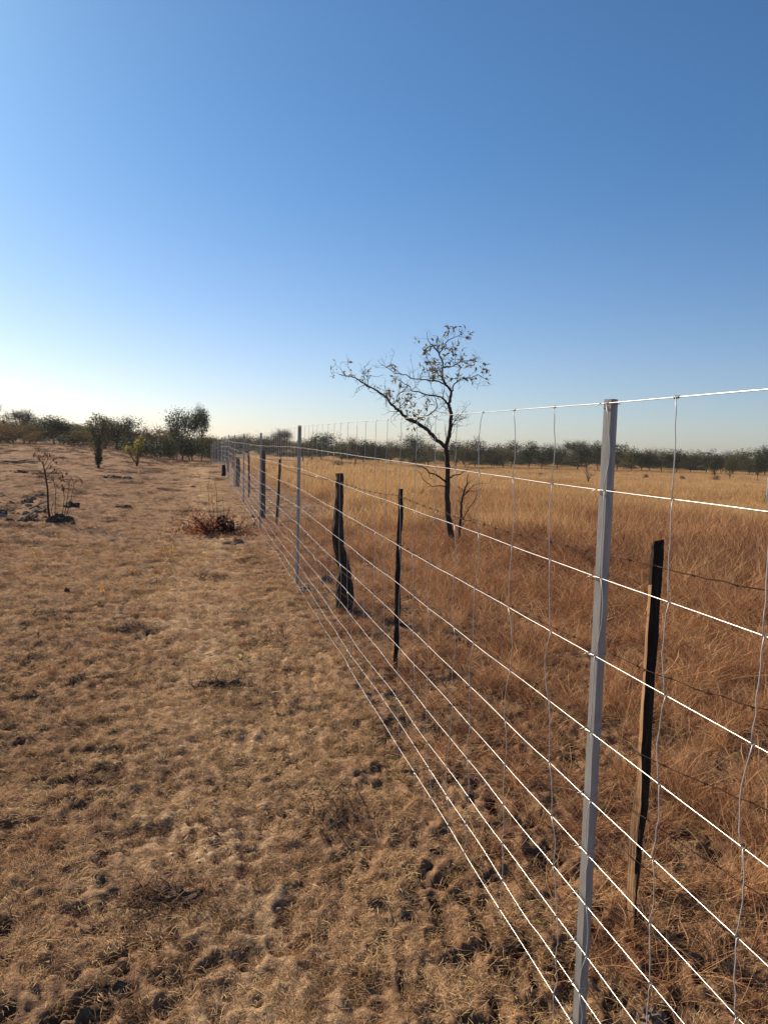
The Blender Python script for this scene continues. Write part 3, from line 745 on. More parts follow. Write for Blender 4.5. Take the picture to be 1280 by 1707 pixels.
plant('bare1', -6, 674, 78, 60, 'thin bare tree cut by the left edge of the picture', GL)
plant('umbrella', 40, 682, 84, 52, 'round topped bare tree on the skyline nearest the left edge', GL)
plant('russet', 8, 708, 72, 60, 'low russet bush under the tree cut by the left edge', GL)
plant('tan', 48, 704, 74, 62, 'tan leaved bush in front of the round topped bare tree', GL)
plant('bush', 26, 718, 76, 60, 'dark low bush between the russet bush and the tan bush at far left', GL)
plant('dense1', 92, 694, 72, 58, 'dark green tree standing between the bare round topped tree and the tall shrub', GL)
plant('tan', 135, 716, 70, 50, 'yellow brown bush between the dark green tree and the tall leafy shrub', GL)
plant('russet', 57, 720, 68, 26, 'small orange bush at the foot of the tan leaved bush', GL)
plant('bush', 112, 725, 69, 40, 'dark bush at the right foot of the dark green tree on the left', GL)
plant('dense2', 198, 695, 68, 66, 'broad dark tree just behind and right of the tall leafy shrub', GL)
plant('bare2', 178, 689, 70, 46, 'wispy bare tree rising behind the tall leafy shrub', GL)
plant('bare1', 245, 711, 76, 44, 'pale bare tree behind the yellow green bush', GL)
plant('tan', 266, 708, 76, 46, 'tan tree right of the yellow green bush', GL)
plant('bush', 232, 728, 63, 60, 'dark bush low behind the yellow green bush', GL)
plant('olive1', 284, 709, 80, 40, 'olive tree just left of the tall thin tree', GL)
plant('bush', 262, 728, 74, 60, 'shaded bush below the tan tree', GL)
plant('dense2', 305, 683, 77, 56, 'tall thin tree with pale trunk, left of the two closest to the fence', GL)
plant('round', 336, 684, 76, 36, 'round crowned tree with bare dark trunk, right of the two nearest the fence end', GL)
plant('bush', 292, 730, 79, 40, 'dark bush at the foot of the tall thin tree', GL)
plant('bush', 322, 730, 79, 40, 'dark bush between the trunks of the close pair of trees', GL)
plant('olive2', 352, 727, 80, 34, 'green bush touching the far end of the wire fence', GL)
GR = 'far tree line behind the grass field'
far_list = [
 ('olive1',372,733,120,40,'olive tree behind the far steel posts at the start of the tree line'),
 ('dense1',392,732,125,40,'dark tree behind the farthest cluster of steel posts'),
 ('olive2',414,729,128,46,'olive tree between the third and fourth steel posts'),
 ('dense2',442,731,130,44,'dark tree directly behind the third steel post'),
 ('umbrella',470,715,118,54,'bare round headed tree left of the second steel post, tallest in that gap'),
 ('olive1',505,738,132,46,'olive tree right behind the second steel post'),
 ('dense2',538,726,128,50,'dark tree sticking up between the second steel post and the gnarled post'),
 ('dense3',520,734,134,36,'narrow dark tree close right of the second steel post'),
 ('olive2',568,738,130,46,'olive tree straight above the gnarled wooden post'),
 ('bare2',590,721,116,30,'pale emergent tree above the gnarled wooden post'),
 ('dense1',606,738,134,42,'dark tree right of the pale emergent tree'),
 ('dense2',630,740,132,46,'dark spreading tree behind the left branches of the bare sapling'),
 ('bare1',652,733,122,40,'bare grey tree above the thin black burnt post'),
 ('olive1',668,742,128,44,'olive tree just right of the bare grey tree'),
 ('dense2',690,730,124,44,'flat topped tree left of the trunk of the nearest bare tree'),
 ('olive2',716,742,130,48,'olive tree close left of the nearest bare tree trunk'),
 ('dense1',760,741,134,52,'dark tree close right of the nearest bare tree trunk'),
 ('dense3',792,738,138,38,'dark tree whose top pokes up a little right of the nearest bare tree'),
 ('olive1',776,745,130,44,'olive tree between the two dark trees right of the nearest bare tree'),
 ('dense2',822,744,140,48,'dark tree with flat crown behind the fourth wire square from the steel post'),
 ('dense1',852,741,142,42,'dark rounded tree with a lumpy crown midway between bare tree and near steel post'),
 ('olive2',838,750,136,44,'low olive tree in front of the lumpy crowned dark tree'),
 ('dense1',882,742,138,40,'dark tree at the left of the open field with a small bush at its foot'),
 ('dense3',903,748,142,40,'narrow dark tree right of the tree with a bush at its foot'),
 ('dense2',928,746,140,46,'dark tree left of the wide umbrella crowned tree'),
 ('umbrella',962,734,136,72,'wide umbrella crowned tree left of the near steel post'),
 ('dense2',976,746,132,52,'dark tree under the right half of the wide umbrella crown'),
 ('dense1',998,742,140,38,'dark tree touching the left side of the near steel post'),
 ('dense3',1030,745,144,44,'dark tree touching the right side of the near steel post'),
 ('olive1',1054,751,140,44,'olive tree second to the right of the near steel post'),
 ('bare1',1082,747,142,48,'bare topped tree between the near steel post and the stay wire on its right'),
 ('dense2',1072,755,138,50,'dark tree below the bare topped tree right of the steel post'),
 ('olive2',1104,754,142,48,'olive tree right of the bare topped tree'),
 ('dense1',1128,755,140,44,'dark tree just left of the rightmost stay wire'),
 ('olive1',1152,756,138,44,'olive tree just right of the rightmost stay wire'),
 ('dense3',1178,757,142,42,'dark tree behind the nearer rounded tree on the right'),
 ('bare2',1200,752,136,34,'bare topped tree behind the nearer rounded tree on the right'),
 ('dense2',1222,757,138,50,'dark spreading tree between the two nearer trees on the right'),
 ('olive2',1250,755,134,50,'olive tree near the right edge of the picture'),
 ('dense1',1278,750,132,46,'dark tree cut by the right edge of the picture'),
]
for kd, px_, tp, Y_, w_, lb in far_list: plant(kd, px_, tp, Y_, w_*1.15, lb, GR)
GS = 'nearer trees and bushes standing out in the grass field'
for kd, px_, tp, Y_, w_, lb in (
 ('dense1',1193,758,105,30,'nearer rounded dark tree standing out in front of the tree line on the right'),
 ('olive1',1218,760,100,28,'nearer olive tree beside the rounded dark one on the right'),
 ('dense3',1266,756,92,30,'nearer dark tree with bare trunk closest to the right edge'),
 ('bush',562,756,62,34,'low dark shrub in the grass left above the gnarled post'),
 ('bush',634,767,58,20,'small dark shrub in the grass above the thin burnt post'),
 ('bush',662,768,60,30,'wider dark shrub in the grass just right of the small one'),
 ('bush',902,771,95,16,'tiny round bush in the field below the dark tree'),
 ('bush',886,772,96,12,'tiniest round bush in the field left of the other round one'),
 ('bare2',1078,772,90,14,'thin dry shrub in the field right of the near steel post'),
 ('bare2',1140,773,85,14,'thin dry shrub in the field near the rightmost stay wire'),
 ('tan',1196,775,84,20,'dry brown shrub in the field below the nearer rounded tree'),
 ('bush',1175,786,60,8,'dot sized bush in the open field at right'),
 ('bush',1060,777,88,10,'small tuft like bush right of the steel post in the field')): plant(kd, px_, tp, Y_, w_, lb, GS)
# woodland behind, nobody could count it
def woodland():
    g = np.random.RandomState(77); pts = []; sc = []
    for k in range(520):
        a = -.62+1.24*g.rand(); Y_ = 150+70*g.rand() if a > -.2 else 80+60*g.rand(); x = Y_*a
        pts.append((x, Y_, float(Hbig(x, Y_))-.2)); s_ = .8+.35*g.rand(); s_ *= (1.0 if a > -.2 else .78)
        sc.append((s_*1.7, s_*1.7, s_*(.86 if a > -.2 else .84)))
    scatter('distant_woodland', np.array(pts), g.rand(len(pts))*6.28, np.array(sc), [PR[k][1] for k in ('dense1','dense2','olive1','olive2','bush')], 'dense dark woodland closing the view behind the tree line', 'woodland', 12, tilt=.0)
woodland()

# tall leafy shrub and yellow-green bush on the left
def leafy_shrub(name, px, base, top, col, lobes_px, label, seed, leafsize=.07, n=700, wood='grey_bark'):
    gp = ground(px, base); g = random.Random(seed); root = empty(name, gp); wd = MB(); lf = MB(); Y = gp.y
    for (lx, ly, rx, ry, dens) in lobes_px:
        c = at(lx, ly, Y); rX = rx*Y/1280; rZ = ry*Y/1280
        P = bent(gp+Vector((g.uniform(-.08,.08), 0, -.05)), c, g, 6, .06); wd.tube(P, [.035-.004*k for k in range(7)], 5)
        for k in range(int(n*dens)):
            d = rv(g); d.normalize(); f = g.random()**.5; q = c+Vector((d.x*rX*f, d.y*rX*f, d.z*rZ*f))
            if k % 9 == 0: wd.tube(bent(P[g.randrange(2,7)], q, g, 2, .1), [.010,.007,.003], 3, cap=False)
            lf.leaf(q, rv(g), leafsize*g.uniform(.6,1.3), leafsize*.55)
    wd.build('stem', M[wood], root); o = lf.build('foliage', M[col], root); set_tint(o.data, seed)
    return tag(root, label, 'bush')
leafy_shrub('tall_shrub', 165, 781, 692, 'leaf_olive', [(165,765,7,13,.9), (163,750,9,10,.5), (165,728,12,14,.5), (152,708,12,12,.35), (172,704,14,12,.35), (160,695,12,8,.2)], 'tall narrow leafy shrub, dense at its foot and wispy above, on the left rise', 201, .09, 520)
leafy_shrub('yellow_green_bush', 227, 777, 728, 'leaf_yellow', [(228,765,5,10,.25), (232,742,9,12,.7), (213,748,9,7,.5), (236,732,5,8,.3), (224,755,8,6,.3)], 'small yellow green bush with sunlit leaves left of the pair of trees', 202, .10, 300)
leafy_shrub('green_bush', 1290, 852, 795, 'leaf_yellow', [(1285,828,16,18,.9), (1292,808,14,14,.6)], 'yellowish green bush cut by the right edge behind the top wires', 203, .08, 700)
for k_, (px_, py_, w_) in enumerate(((365,887,.0),)): pass

# small bare tree far in the field
def twig_tree(name, px, base, top, spread, label, seed, r=.03, bark='bark', lean=0, n=9, leafm=None, nleaf=0, lsz=.05):
    gp = ground(px, base); g = random.Random(seed); root = empty(name, gp); wd = MB(); Y = gp.y
    tp = at(px+lean, top, Y); h = tp.z-gp.z; P = bent(gp-Vector((0,0,.05)), Vector((tp.x, tp.y, gp.z+h*.55)), g, 6, .05)
    wd.tube(P, [r*(1-.09*k) for k in range(7)], 6); tips = []
    sp3 = spread*Y/1280
    for k in range(n):
        st = P[g.randrange(3, 7)]; a = g.random()*6.28; e = Vector((gp.x+math.cos(a)*sp3*g.uniform(.3,1), gp.y+math.sin(a)*sp3*g.uniform(.3,1), gp.z+h*g.uniform(.55,1)))
        Q = bent(st, e, g, 5, .1); wd.tube(Q, [r*.45*(1-.15*j) for j in range(6)], 4)
        for _ in range(4):
            s2 = Q[g.randrange(2, 6)]; e2 = s2+Vector((g.gauss(0,.3), g.gauss(0,.3), g.gauss(.2,.2)))*sp3; wd.tube(bent(s2, e2, g, 3, .1), [r*.2, r*.15, r*.1, r*.06], 3, cap=False); tips.append(e2)
    wd.build('trunk', M[bark], root)
    if leafm:
        lf = MB()
        for _ in range(nleaf): lf.leaf(g.choice(tips)+rv(g, lsz*.5), rv(g)+Vector((0,0,-.6)), lsz*g.uniform(.6,1.2), lsz*.4)
        o = lf.build('leaves', M[leafm], root); set_tint(o.data, seed)
    return tag(root, label, 'tree')
twig_tree('small_bare_tree', 983, 818, 772, 18, 'little bare tree alone in the grass left of the near steel post', 301, .035)

# ------------------------------------------------------------------ the bare tree behind the fence
def main_tree():
    gb = ground(756, 915); Y = gb.y; root = empty('bare_tree', gb); g = random.Random(42)
    q = lambda pts, d0=0, d1=0: [at(x, y, Y+d0+(d1-d0)*i/(len(pts)-1)) for i, (x, y) in enumerate(pts)]
    u = Y/1280
    limbs = []
    def limb(pts, w0, w1, d0=0, d1=0, name='branch'):
        P0 = q(pts, d0, d1); P = []
        for a, b in zip(P0, P0[1:]):
            for k in range(3): P.append(a.lerp(b, k/3)+(rv(g, .006) if k else Vector()))
        P.append(P0[-1]); n = len(P); rad = [max(.0025, (w0+(w1-w0)*(k/(n-1)))*u*.5) for k in range(n)]
        b = MB(); b.tube(P, rad, 8, jit=lambda i, k: 1+.12*g.uniform(-1,1)); b.build(name, M['bark'], root, smooth=True); limbs.append((P, rad))
    limb([(759,925),(754,905),(749,880),(746,850),(745,817),(746,785),(745,765),(743,744)], 11, 7.5, name='trunk')
    limb([(743,746),(747,730),(750,717),(752,692),(750,680),(747,674)], 7, 5)
    limb([(747,675),(750,665),(752,655),(749,648),(745,643),(740,636),(737,628)], 4.6, 3.4, 0, .1)
    limb([(737,628),(737,620),(739,612),(737,602),(732,592),(731,586),(725,580),(719,574),(716,571),(712,562)], 3.2, 1, .1, .2)
    limb([(732,592),(736,584),(740,579),(744,570),(748,567),(757,562),(768,561)], 2.2, .8, .1, -.2)
    limb([(747,675),(741,667),(735,662),(725,660),(715,659),(700,654),(687,652),(680,642),(672,638),(664,633)], 3.2, .9, 0, -.5)
    limb([(744,642),(735,638),(725,635),(715,634),(700,632),(690,632),(680,627),(668,624),(657,622),(646,613),(635,607)], 2.6, .8, 0, .6)
    limb([(752,656),(754,648),(756,641),(762,634),(772,631),(785,630),(796,624),(805,630)], 2.6, .8, 0, -.3)
    limb([(739,613),(747,611),(756,610),(763,605),(771,602),(780,602),(795,598)], 2.2, .8, .1, .5)
    limb([(737,630),(729,622),(722,615),(716,606),(712,598)], 2.2, .8, .1, .5)
    limb([(743,746),(732,736),(722,727),(715,720),(706,712),(697,706),(688,703),(680,699),(671,692),(665,685),(658,679),(652,674),(648,668),(645,663),(635,656),(625,650),(613,643),(602,637),(594,631),(587,628),(575,626),(566,624)], 6.4, 1.1, 0, -.9)
    limb([(720,726),(714,716),(704,709),(694,702),(684,698)], 3.4, 1.6, .05, .1)
    limb([(690,703),(697,698),(706,695),(715,692),(722,686),(727,681),(728,673),(726,664)], 2.6, 1, 0, .4)
    limb([(652,675),(660,668),(664,658),(672,651),(677,645)], 1.8, .7, -.3, -.6)
    limb([(665,686),(668,676),(676,668),(682,662)], 1.6, .7, -.2, .2)
    limb([(740,740),(728,736),(720,732),(716,724),(714,716)], 1.8, .8, 0, -.4)
    limb([(742,803),(735,797),(727,792),(718,789),(710,782),(702,777),(694,776)], 3.4, 1, 0, -.7)
    limb([(741,811),(732,810),(722,811),(713,806),(705,799),(700,788)], 2, .8, 0, -.6)
    limb([(749,796),(757,792),(765,791),(773,786),(780,780)], 2.8, .9, 0, .5)
    limb([(750,717),(758,702),(765,693),(773,685),(779,676)], 1.6, .6, 0, .6)
    limb([(763,920),(765,895),(767,867),(769,845),(770,830),(775,813),(779,803)], 6, 2, .25, .3, 'dead_stem')
    limb([(771,828),(780,818),(790,808),(800,806)], 2, .7, .3, .1)
    limb([(768,868),(780,850),(790,835),(797,820),(803,811)], 1.6, .6, .3, .6)
    limb([(772,822),(785,818),(797,820)], 1.6, .6, .3, .9)
    limb([(765,885),(775,868),(790,866),(806,872)], 1.2, .5, .3, 0)
    # twigs: every limb sprouts side twigs that fork again
    tw = MB(); tips = []
    def twig(p, d, L_, r, depth):
        P = [p]; dd = d.normalized()
        n = 5
        for k in range(n):
            dd = (dd+rv(g, .22)+Vector((0,0,.05))).normalized(); P.append(P[-1]+dd*L_/n)
        tw.tube(P, [r*(1-.15*k) for k in range(n+1)], 4 if depth else 3, cap=False)
        tips.append(P[-1])
        if depth > 0:
            for _ in range(g.choice((2,3,3))):
                i = g.randrange(2, n+1); d2 = (P[i]-P[i-1]).normalized()+rv(g, .65); twig(P[i], d2, L_*g.uniform(.4,.7), r*.6, depth-1)
    for li, (P, rad) in enumerate(limbs):
        if li == 0: continue
        L_ = sum((b-a).length for a, b in zip(P, P[1:])); low = P[-1].z < 1.75
        nt_ = int(L_*(15 if not low else 5))
        for k in range(nt_):
            i = min(len(P)-2, int(len(P)*(.15+.85*g.random()))); d = (P[i+1]-P[i]).normalized()
            side_ = rv(g); side_ -= d*side_.dot(d); side_.normalize()
            twig(P[i], d*.55+side_*.9+Vector((0,0,.06 if not low else -.05)), g.uniform(.10,.28)*(1 if not low else .8), min(rad[i]*.5, .0055), 2 if g.random() < .6 else 1)
        twig(P[-1], P[-1]-P[-2], .10, max(.003, rad[-1]*.8), 1)
    o = tw.build('twigs', M['bark'], root); o['kind'] = 'stuff'
    # leaves cling in groups near the places seen in the picture
    lf = MB()
    spots = [(757,563,14,24), (768,561,10,14), (707,566,12,14), (715,578,10,8), (745,590,20,14), (778,592,14,16), (795,625,14,18), (740,610,22,40), (716,608,14,26), (730,620,16,24), (764,618,16,16), (655,602,6,5), (650,615,12,6), (568,628,10,9), (588,622,12,8), (618,640,22,12), (650,660,16,12), (676,672,16,26), (690,680,14,18), (712,676,6,10), (688,700,10,10), (680,722,6,3), (740,575,12,8), (786,600,12,10), (660,640,20,10), (700,600,12,3)]
    for (x, y, r_, n) in spots:
        c = at(x, y, Y)
        cand = sorted(tips, key=lambda t: ((t.x-c.x)**2+(t.z-c.z)**2))[:max(10, n*2)]
        cand = [t for t in cand if math.hypot(t.x-c.x, t.z-c.z) < r_*u*1.3] or cand[:4]
        for _ in range(int(n*1.7)):
            t = g.choice(cand)+rv(g, .012); lf.leaf(t, Vector((g.gauss(0,.7), g.gauss(0,.7), g.gauss(-.15,.7))), g.uniform(.05,.115), g.uniform(.02,.038))
    o = lf.build('leaves', M['leaf_grey'], root); o['kind'] = 'stuff'; set_tint(o.data, 9)
    return tag(root, 'bare dark tree with few grey leaves leaning left in the grass behind the fences', 'tree')
main_tree()

# ------------------------------------------------------------------ small things on the left
def lump(name, c, rx, ry, rz, mt, seed, parent=None, amp=.25, nu=18, nv=10, freq=3.0):
    b = MB(); vs = []; off = seed*3.7
    for j in range(nv+1):
        th = math.pi*j/nv*.62
        for i in range(nu):
            ph = 2*math.pi*i/nu; d = Vector((math.sin(th)*math.cos(ph), math.sin(th)*math.sin(ph), math.cos(th)))
            k = 1+amp*float(perlin(np.array(d.x*freq+off), np.array(d.y*freq+d.z*freq*.7+off)))*1.6+amp*.5*float(perlin(np.array(d.x*freq*3+off), np.array(d.y*freq*3-off)))
            vs.append((c.x+d.x*rx*k, c.y+d.y*ry*k, c.z-rz*.3+d.z*rz*1.3*k))
    b.v = vs
    for j in range(nv):
        for i in range(nu): b.f.append((j*nu+i, (j+1)*nu+i, (j+1)*nu+(i+1) % nu, j*nu+(i+1) % nu)); b.m.append(0)
    return b.build(name, mt, parent, local=parent is not None)
def stone(px, py, wpx, hpx, label, seed, mt='rock', name='stone', cat='stone'):
    p = ground(px, py); k = p.y/1280
    root = lump(name, Vector((0,0,0)), wpx*k*.5, wpx*k*.4, hpx*k, M[mt], seed, None); root.location = p
    return tag(root, label, cat)
# sapling with hanging dead leaves
def sapling():
    gp = ground(97, 872); Y = gp.y; root = empty('dead_leaved_sapling', gp); g = random.Random(8); u = Y/1280
    q = lambda pts, d=0: [at(x, y, Y+d) for x, y in pts]
    b = MB(); b.tube(q([(84,868),(81,845),(80,815),(77,795),(74,780),(72,768)]), [.022,.020,.017,.015,.012,.010], 7); b.build('stem', M['bark'], root, smooth=True)
    tw = MB(); tips = []
    for pts in ([(76,785),(84,772),(92,765),(102,762)], [(78,795),(90,785),(98,780),(104,790)], [(79,800),(88,795),(90,803)], [(73,775),(66,765),(58,755)], [(74,778),(80,766),(84,757)], [(78,792),(70,788),(66,795)],
                [(92,866),(93,840),(94,805)], [(107,864),(112,835),(118,800)], [(110,862),(118,838),(124,806),(135,798)], [(90,866),(86,850),(90,835)], [(104,862),(108,830),(106,812)]):
        P = q(pts, g.uniform(-.1,.1)); tw.tube(P, [.008-.0013*k for k in range(len(P))], 4); tips += P[1:]
        for _ in range(3):
            s_ = g.choice(P[1:]); e = s_+Vector((g.gauss(0,.09), g.gauss(0,.09), g.gauss(.03,.07))); tw.tube([s_, s_.lerp(e,.5)+rv(g,.01), e], [.004,.003,.002], 3)
            if s_.z > gp.z+.5: tips.append(e)
    o = tw.build('twigs', M['bark'], root); o['kind'] = 'stuff'
    lf = MB()
    hi = [t for t in tips if t.z > gp.z+.62]
    for _ in range(110):
        t = g.choice(hi)+rv(g,.015); lf.leaf(t, Vector((g.gauss(0,.35), g.gauss(0,.35), -1)), g.uniform(.05,.11), g.uniform(.02,.04))
    o = lf.build('leaves', M['leaf_dry'], root); o['kind'] = 'stuff'; set_tint(o.data, 3)
    lump('shadow_mound', gp+Vector((.02,.05,0)), .26, .2, .15, M['termite'], 5, root)  # mound coloured dark to stand in for the shadow under the sapling
    return tag(root, 'little sapling with curled brown leaves hanging from its top, on a dark shadow mound at left', 'sapling')
sapling()
def dead_bush():
    gp = ground(368, 890); Y = gp.y; root = empty('regrowing_stump', gp); g = random.Random(18)
    lump('stump', gp+Vector((.04,.03,.03)), .19, .16, .20, M['char'], 7, root, amp=.4)
    tw = MB(); lf = MB()
    for k in range(85):
        a = g.random()*6.28; L_ = g.uniform(.25,.72); p = gp+Vector((g.gauss(-.1,.2), g.gauss(0,.1), .02)); el = g.uniform(.25,1.2)
        e = p+Vector((math.cos(a)*math.cos(el)*1.1-.15, math.sin(a)*math.cos(el)*.8, math.sin(el)*.75))*L_
        P = bent(p, e, g, 4, .1); tw.tube(P, [.006,.005,.004,.003,.002], 4)
        for _ in range(9): lf.leaf(g.choice(P[1:])+rv(g,.03), rv(g)+Vector((0,0,-.4)), g.uniform(.04,.085), g.uniform(.02,.04))
    for k in range(800):
        a = g.random()*6.28; r_ = abs(g.gauss(0,.5)); x, y = gp.x-.12+math.cos(a)*r_*1.2, gp.y+math.sin(a)*r_*.8
        lf.leaf(Vector((x, y, gz(x, y)+.02+g.random()*.03)), rv(g), g.uniform(.04,.08), g.uniform(.025,.04))
    up = MB()
    for (xt, yt, xb) in ((350,795,358), (358,800,362), (352,822,360), (372,828,366), (384,842,370), (342,838,358)):
        up.tube(bent(at(xb,885,Y), at(xt,yt,Y), g, 5, .04), [.005,.0045,.004,.0035,.003,.002], 4)
    tw.build('twigs', M['leaf_dry'], root)['kind'] = 'stuff'; o = lf.build('leaves', M['leaf_red'], root); o['kind'] = 'stuff'; set_tint(o.data, 5)
    up.build('shoots', M['leaf_red'], root)
    ol = MB()
    for _ in range(5): ol.leaf(at(354,836,Y)+rv(g,.03), rv(g), .07, .04)
    for _ in range(6): ol.leaf(at(345,896,Y)+rv(g,.05), rv(g), .06, .04)
    o = ol.build('orange_leaves', M['leaf_amber'], root); set_tint(o.data, 4)
    return tag(root, 'black stump sprouting thin shoots amid red brown dead leaves left of the fence', 'stump')
dead_bush()
stone(396, 906, 26, 9, 'flat grey stone with a lit top just below the sprouting stump', 2)
stone(378, 908, 16, 4, 'low dark stone touching the left side of the flat grey one', 3)
stone(186, 797, 34, 4, 'long low dark stone outcrop between the tall shrub and the sprouting stump', 4, 'termite')
stone(212, 799, 22, 4, 'low dark stone at the right end of the long outcrop', 6, 'termite')
stone(120, 846, 26, 8, 'round dark soil hump just right of the sapling', 8, 'termite', 'soil_hump', 'mound')
stone(36, 770, 60, 3, 'long low ridge of dark soil far left on the rise', 9, 'termite', 'soil_hump', 'mound')
stone(208, 846, 26, 4, 'small dark hump of soil in the middle of the left pasture', 10, 'termite', 'soil_hump', 'mound')
stone(36, 789, 22, 4, 'small dark hump of soil above the rubble patch at left', 12, 'termite', 'soil_hump', 'mound')
stone(322, 812, 12, 3, 'tiny dark clod left of the fence and beyond the sprouting stump', 13, 'termite', 'soil_clod', 'clod')
stone(112, 986, 10, 5, 'small dark clod on the grass below the sapling', 14, 'termite', 'soil_clod', 'clod')
stone(1085, 1694, 56, 14, 'pale brown stone at the bottom edge right of the near steel post', 15, 'rock')
stone(545, 975, 26, 17, 'rounded grey rock leaning against the left foot of the gnarled post', 16, 'rock')
stone(512, 985, 40, 5, 'flat grey rock slab between the second steel post and the gnarled post', 17, 'rock')
stone(620, 1030, 60, 4, 'flat bare slab on the ground right of the gnarled post', 18, 'rock')
stone(490, 1000, 30, 4, 'low rock at the foot of the second steel post', 19, 'rock')
stone(421, 862, 7, 4, 'tiny white pebble beside the wires beyond the sprouting stump', 20, 'rock', 'pebble', 'pebble')
def clump(px, py, wid, hgt, n, mt, label, seed):
    p = ground(px, py); me = blade_mesh('grass_clump', M[mt], n, wid*.5, (hgt*.4, hgt*1.6), .0026, (.3,1.5), (.2,1.6), 5, seed)
    me.transform(Matrix.Diagonal((1.25, .8, .9, 1)))
    r = empty('grass_clump', p); o = bpy.data.objects.new('blades', me); C.objects.link(o); o.parent = r; o['kind'] = 'stuff'
    lump('soil', p-Vector((0,0,.01)), wid*.42, wid*.26, hgt*.35, M['termite'], seed, r, amp=.4)
    tag(r, label, 'grass clump')
clump(378, 1143, .42, .10, 900, 'scrub', 'dark tangled grass clump in the middle of the trampled path', 401)
clump(205, 1050, .30, .07, 500, 'scrub', 'dark flattened clump left of the dark tangled one, further up the pasture', 402)
clump(165, 1300, .30, .08, 600, 'red_mat', 'rusty brown tussock low on the left of the pasture', 403)
clump(300, 1130, .30, .07, 500, 'red_mat', 'rusty tussock touching the left side of the dark tangled clump', 404)
clump(290, 1500, .26, .07, 600, 'red_mat', 'rusty tussock near the bottom of the pasture', 405)
# rubble patch at far left
def rubble():
    g = random.Random(5); cen = ground(30, 850); root = empty('rubble_patch', cen)
    for k in range(60):
        px_, py_ = g.uniform(-12, 78), g.uniform(826, 870); p = ground(px_, py_); r_ = g.uniform(.04,.12)
        o = lump('stone', p, r_, r_*.8, r_*g.uniform(.4,.7), M['termite'] if g.random() < .6 else M['rock'], k, root, nu=9, nv=5)
    tag(root, 'patch of dark broken stones and clods at the left edge beside the sapling', 'rubble')
    for k_, (pts, lb) in enumerate((([(50,852),(66,846),(80,842)], 'dead branch lying between the rubble patch and the sapling'), ([(40,868),(58,856),(70,850)], 'dead crooked branch lying below the rubble patch'))):
        P = [ground(x, y)+Vector((0,0,.04+.02*i)) for i, (x, y) in enumerate(pts)]
        b = MB(); b.tube(P, [.02,.016,.010], 6)
        o = b.build('dead_branch', M['grey_bark']); tag(o, lb, 'branch')
rubble()
# amber seedlings
def seedling(px, py, hpx, n, label, seed, spread=.05, leafm='leaf_amber', ls=(.03,.055)):
    gp = ground(px, py); Y = gp.y; root = empty('seedling', gp); g = random.Random(seed); b = MB(); lf = MB(); h = hpx*Y/1280
    for k in range(3):
        e = gp+Vector((g.gauss(0,spread*.6), g.gauss(0,spread*.6), h*g.uniform(.6,1))); P = bent(gp-Vector((0,0,.02)), e, g, 4, .06); b.tube(P, [.003,.0028,.0025,.002,.0015], 4)
        for _ in range(n//3+1): lf.leaf(g.choice(P[1:])+rv(g, spread*.3), Vector((g.gauss(0,1), g.gauss(0,1), .4)), g.uniform(*ls), g.uniform(.014,.024))
    b.build('stem', M['grey_bark'], root); o = lf.build('leaves', M[leafm], root); set_tint(o.data, seed)
    return tag(root, label, 'seedling')
seedling(285, 940, 48, 22, 'tallest amber leaved seedling with bare stems, on the path left of the fence', 61, .14)
seedling(268, 928, 18, 10, 'amber leaved seedling close to the left of the tallest one', 62, .07)
seedling(174, 996, 14, 9, 'bright orange seedling below the sapling', 63, .04)
seedling(222, 958, 10, 6, 'orange brown seedling between the bright orange one and the tallest one', 64, .05)
seedling(34, 892, 10, 14, 'spreading amber seedling at the left edge below the rubble', 65, .14)
seedling(100, 900, 8, 16, 'low orange seedling patch just below the sapling', 66, .16)
seedling(410, 882, 12, 8, 'amber leaf cluster against the lowest wires by the sprouting stump', 67, .05)
seedling(405, 1102, 12, 8, 'small yellow green seedling on the trampled path', 68, .04, 'leaf_yellow')
seedling(60, 924, 8, 8, 'faint orange seedling below and left of the sapling', 69, .1)
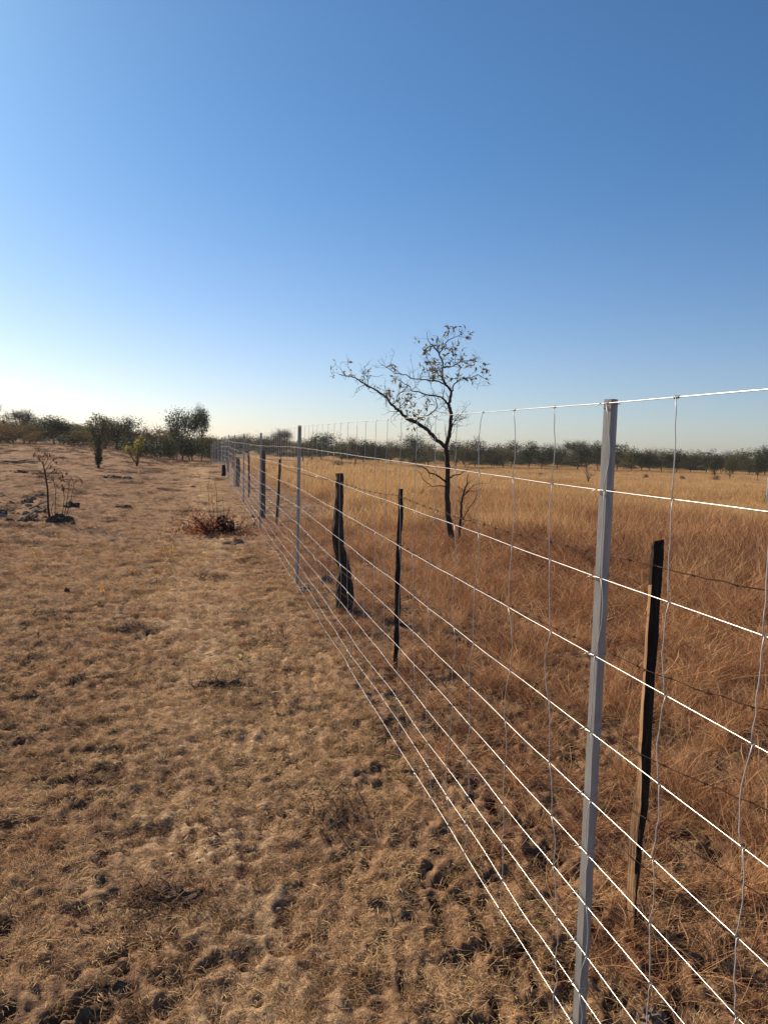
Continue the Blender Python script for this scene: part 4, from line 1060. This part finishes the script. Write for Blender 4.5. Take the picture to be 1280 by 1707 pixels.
seedling(640, 1240, 14, 5, 'little dark red sprout under the middle wires', 70, .03, 'leaf_dry')
seedling(985, 1450, 10, 2, 'thin green brown sprout at the foot side of the near steel post', 71, .03, 'leaf_olive')
def single_leaf(px, py, size, mt, label, seed):
    p = ground(px, py); g = random.Random(seed); b = MB(); 
    for k in range(2): b.leaf(Vector((0,0,.012+.01*k)), Vector((g.gauss(0,1), g.gauss(0,.6), .9)), size, size*.5, Vector((g.gauss(0,1), g.gauss(0,1), .3)))
    o = b.build('fallen_leaf', M[mt]); o.location = p; set_tint(o.data, seed); tag(o, label, 'leaf')
single_leaf(902, 1550, .028, 'leaf_yellow', 'yellow fallen leaf left of the near steel post', 1)
single_leaf(950, 1648, .04, 'leaf_amber', 'orange fallen leaf touching the foot of the near steel post', 2)
single_leaf(172, 1645, .04, 'leaf_tan', 'pale upright dry leaf at the bottom left of the pasture', 3)
single_leaf(600, 1640, .045, 'leaf_orange', 'curled russet leaf at the bottom centre of the path', 4)
single_leaf(1105, 1268, .05, 'leaf_tan', 'tan dry leaf in the grass right of the charred post', 5)

# ------------------------------------------------------------------ haze
def haze():
    b = MB(); x0, x1, y0, y1, z0, z1 = -400, 400, -30, 420, -30, 9
    v = [(x0,y0,z0),(x1,y0,z0),(x1,y1,z0),(x0,y1,z0),(x0,y0,z1),(x1,y0,z1),(x1,y1,z1),(x0,y1,z1)]
    b.v = v; b.f = [(0,3,2,1),(4,5,6,7),(0,1,5,4),(1,2,6,5),(2,3,7,6),(3,0,4,7)]; b.m = [0]*6
    mt = bpy.data.materials.new('thin_haze'); mt.use_nodes = True; n = mt.node_tree; n.nodes.clear()
    o_ = n.nodes.new('ShaderNodeOutputMaterial'); pv = n.nodes.new('ShaderNodeVolumePrincipled'); pv.inputs['Color'].default_value = (.85,.9,.95,1); pv.inputs['Density'].default_value = .0002; pv.inputs['Anisotropy'].default_value = .3
    n.links.new(pv.outputs[0], o_.inputs['Volume']); o = b.build('haze', mt); tag(o, 'thin pale haze softening the distant trees', 'haze', kind='stuff')
haze()
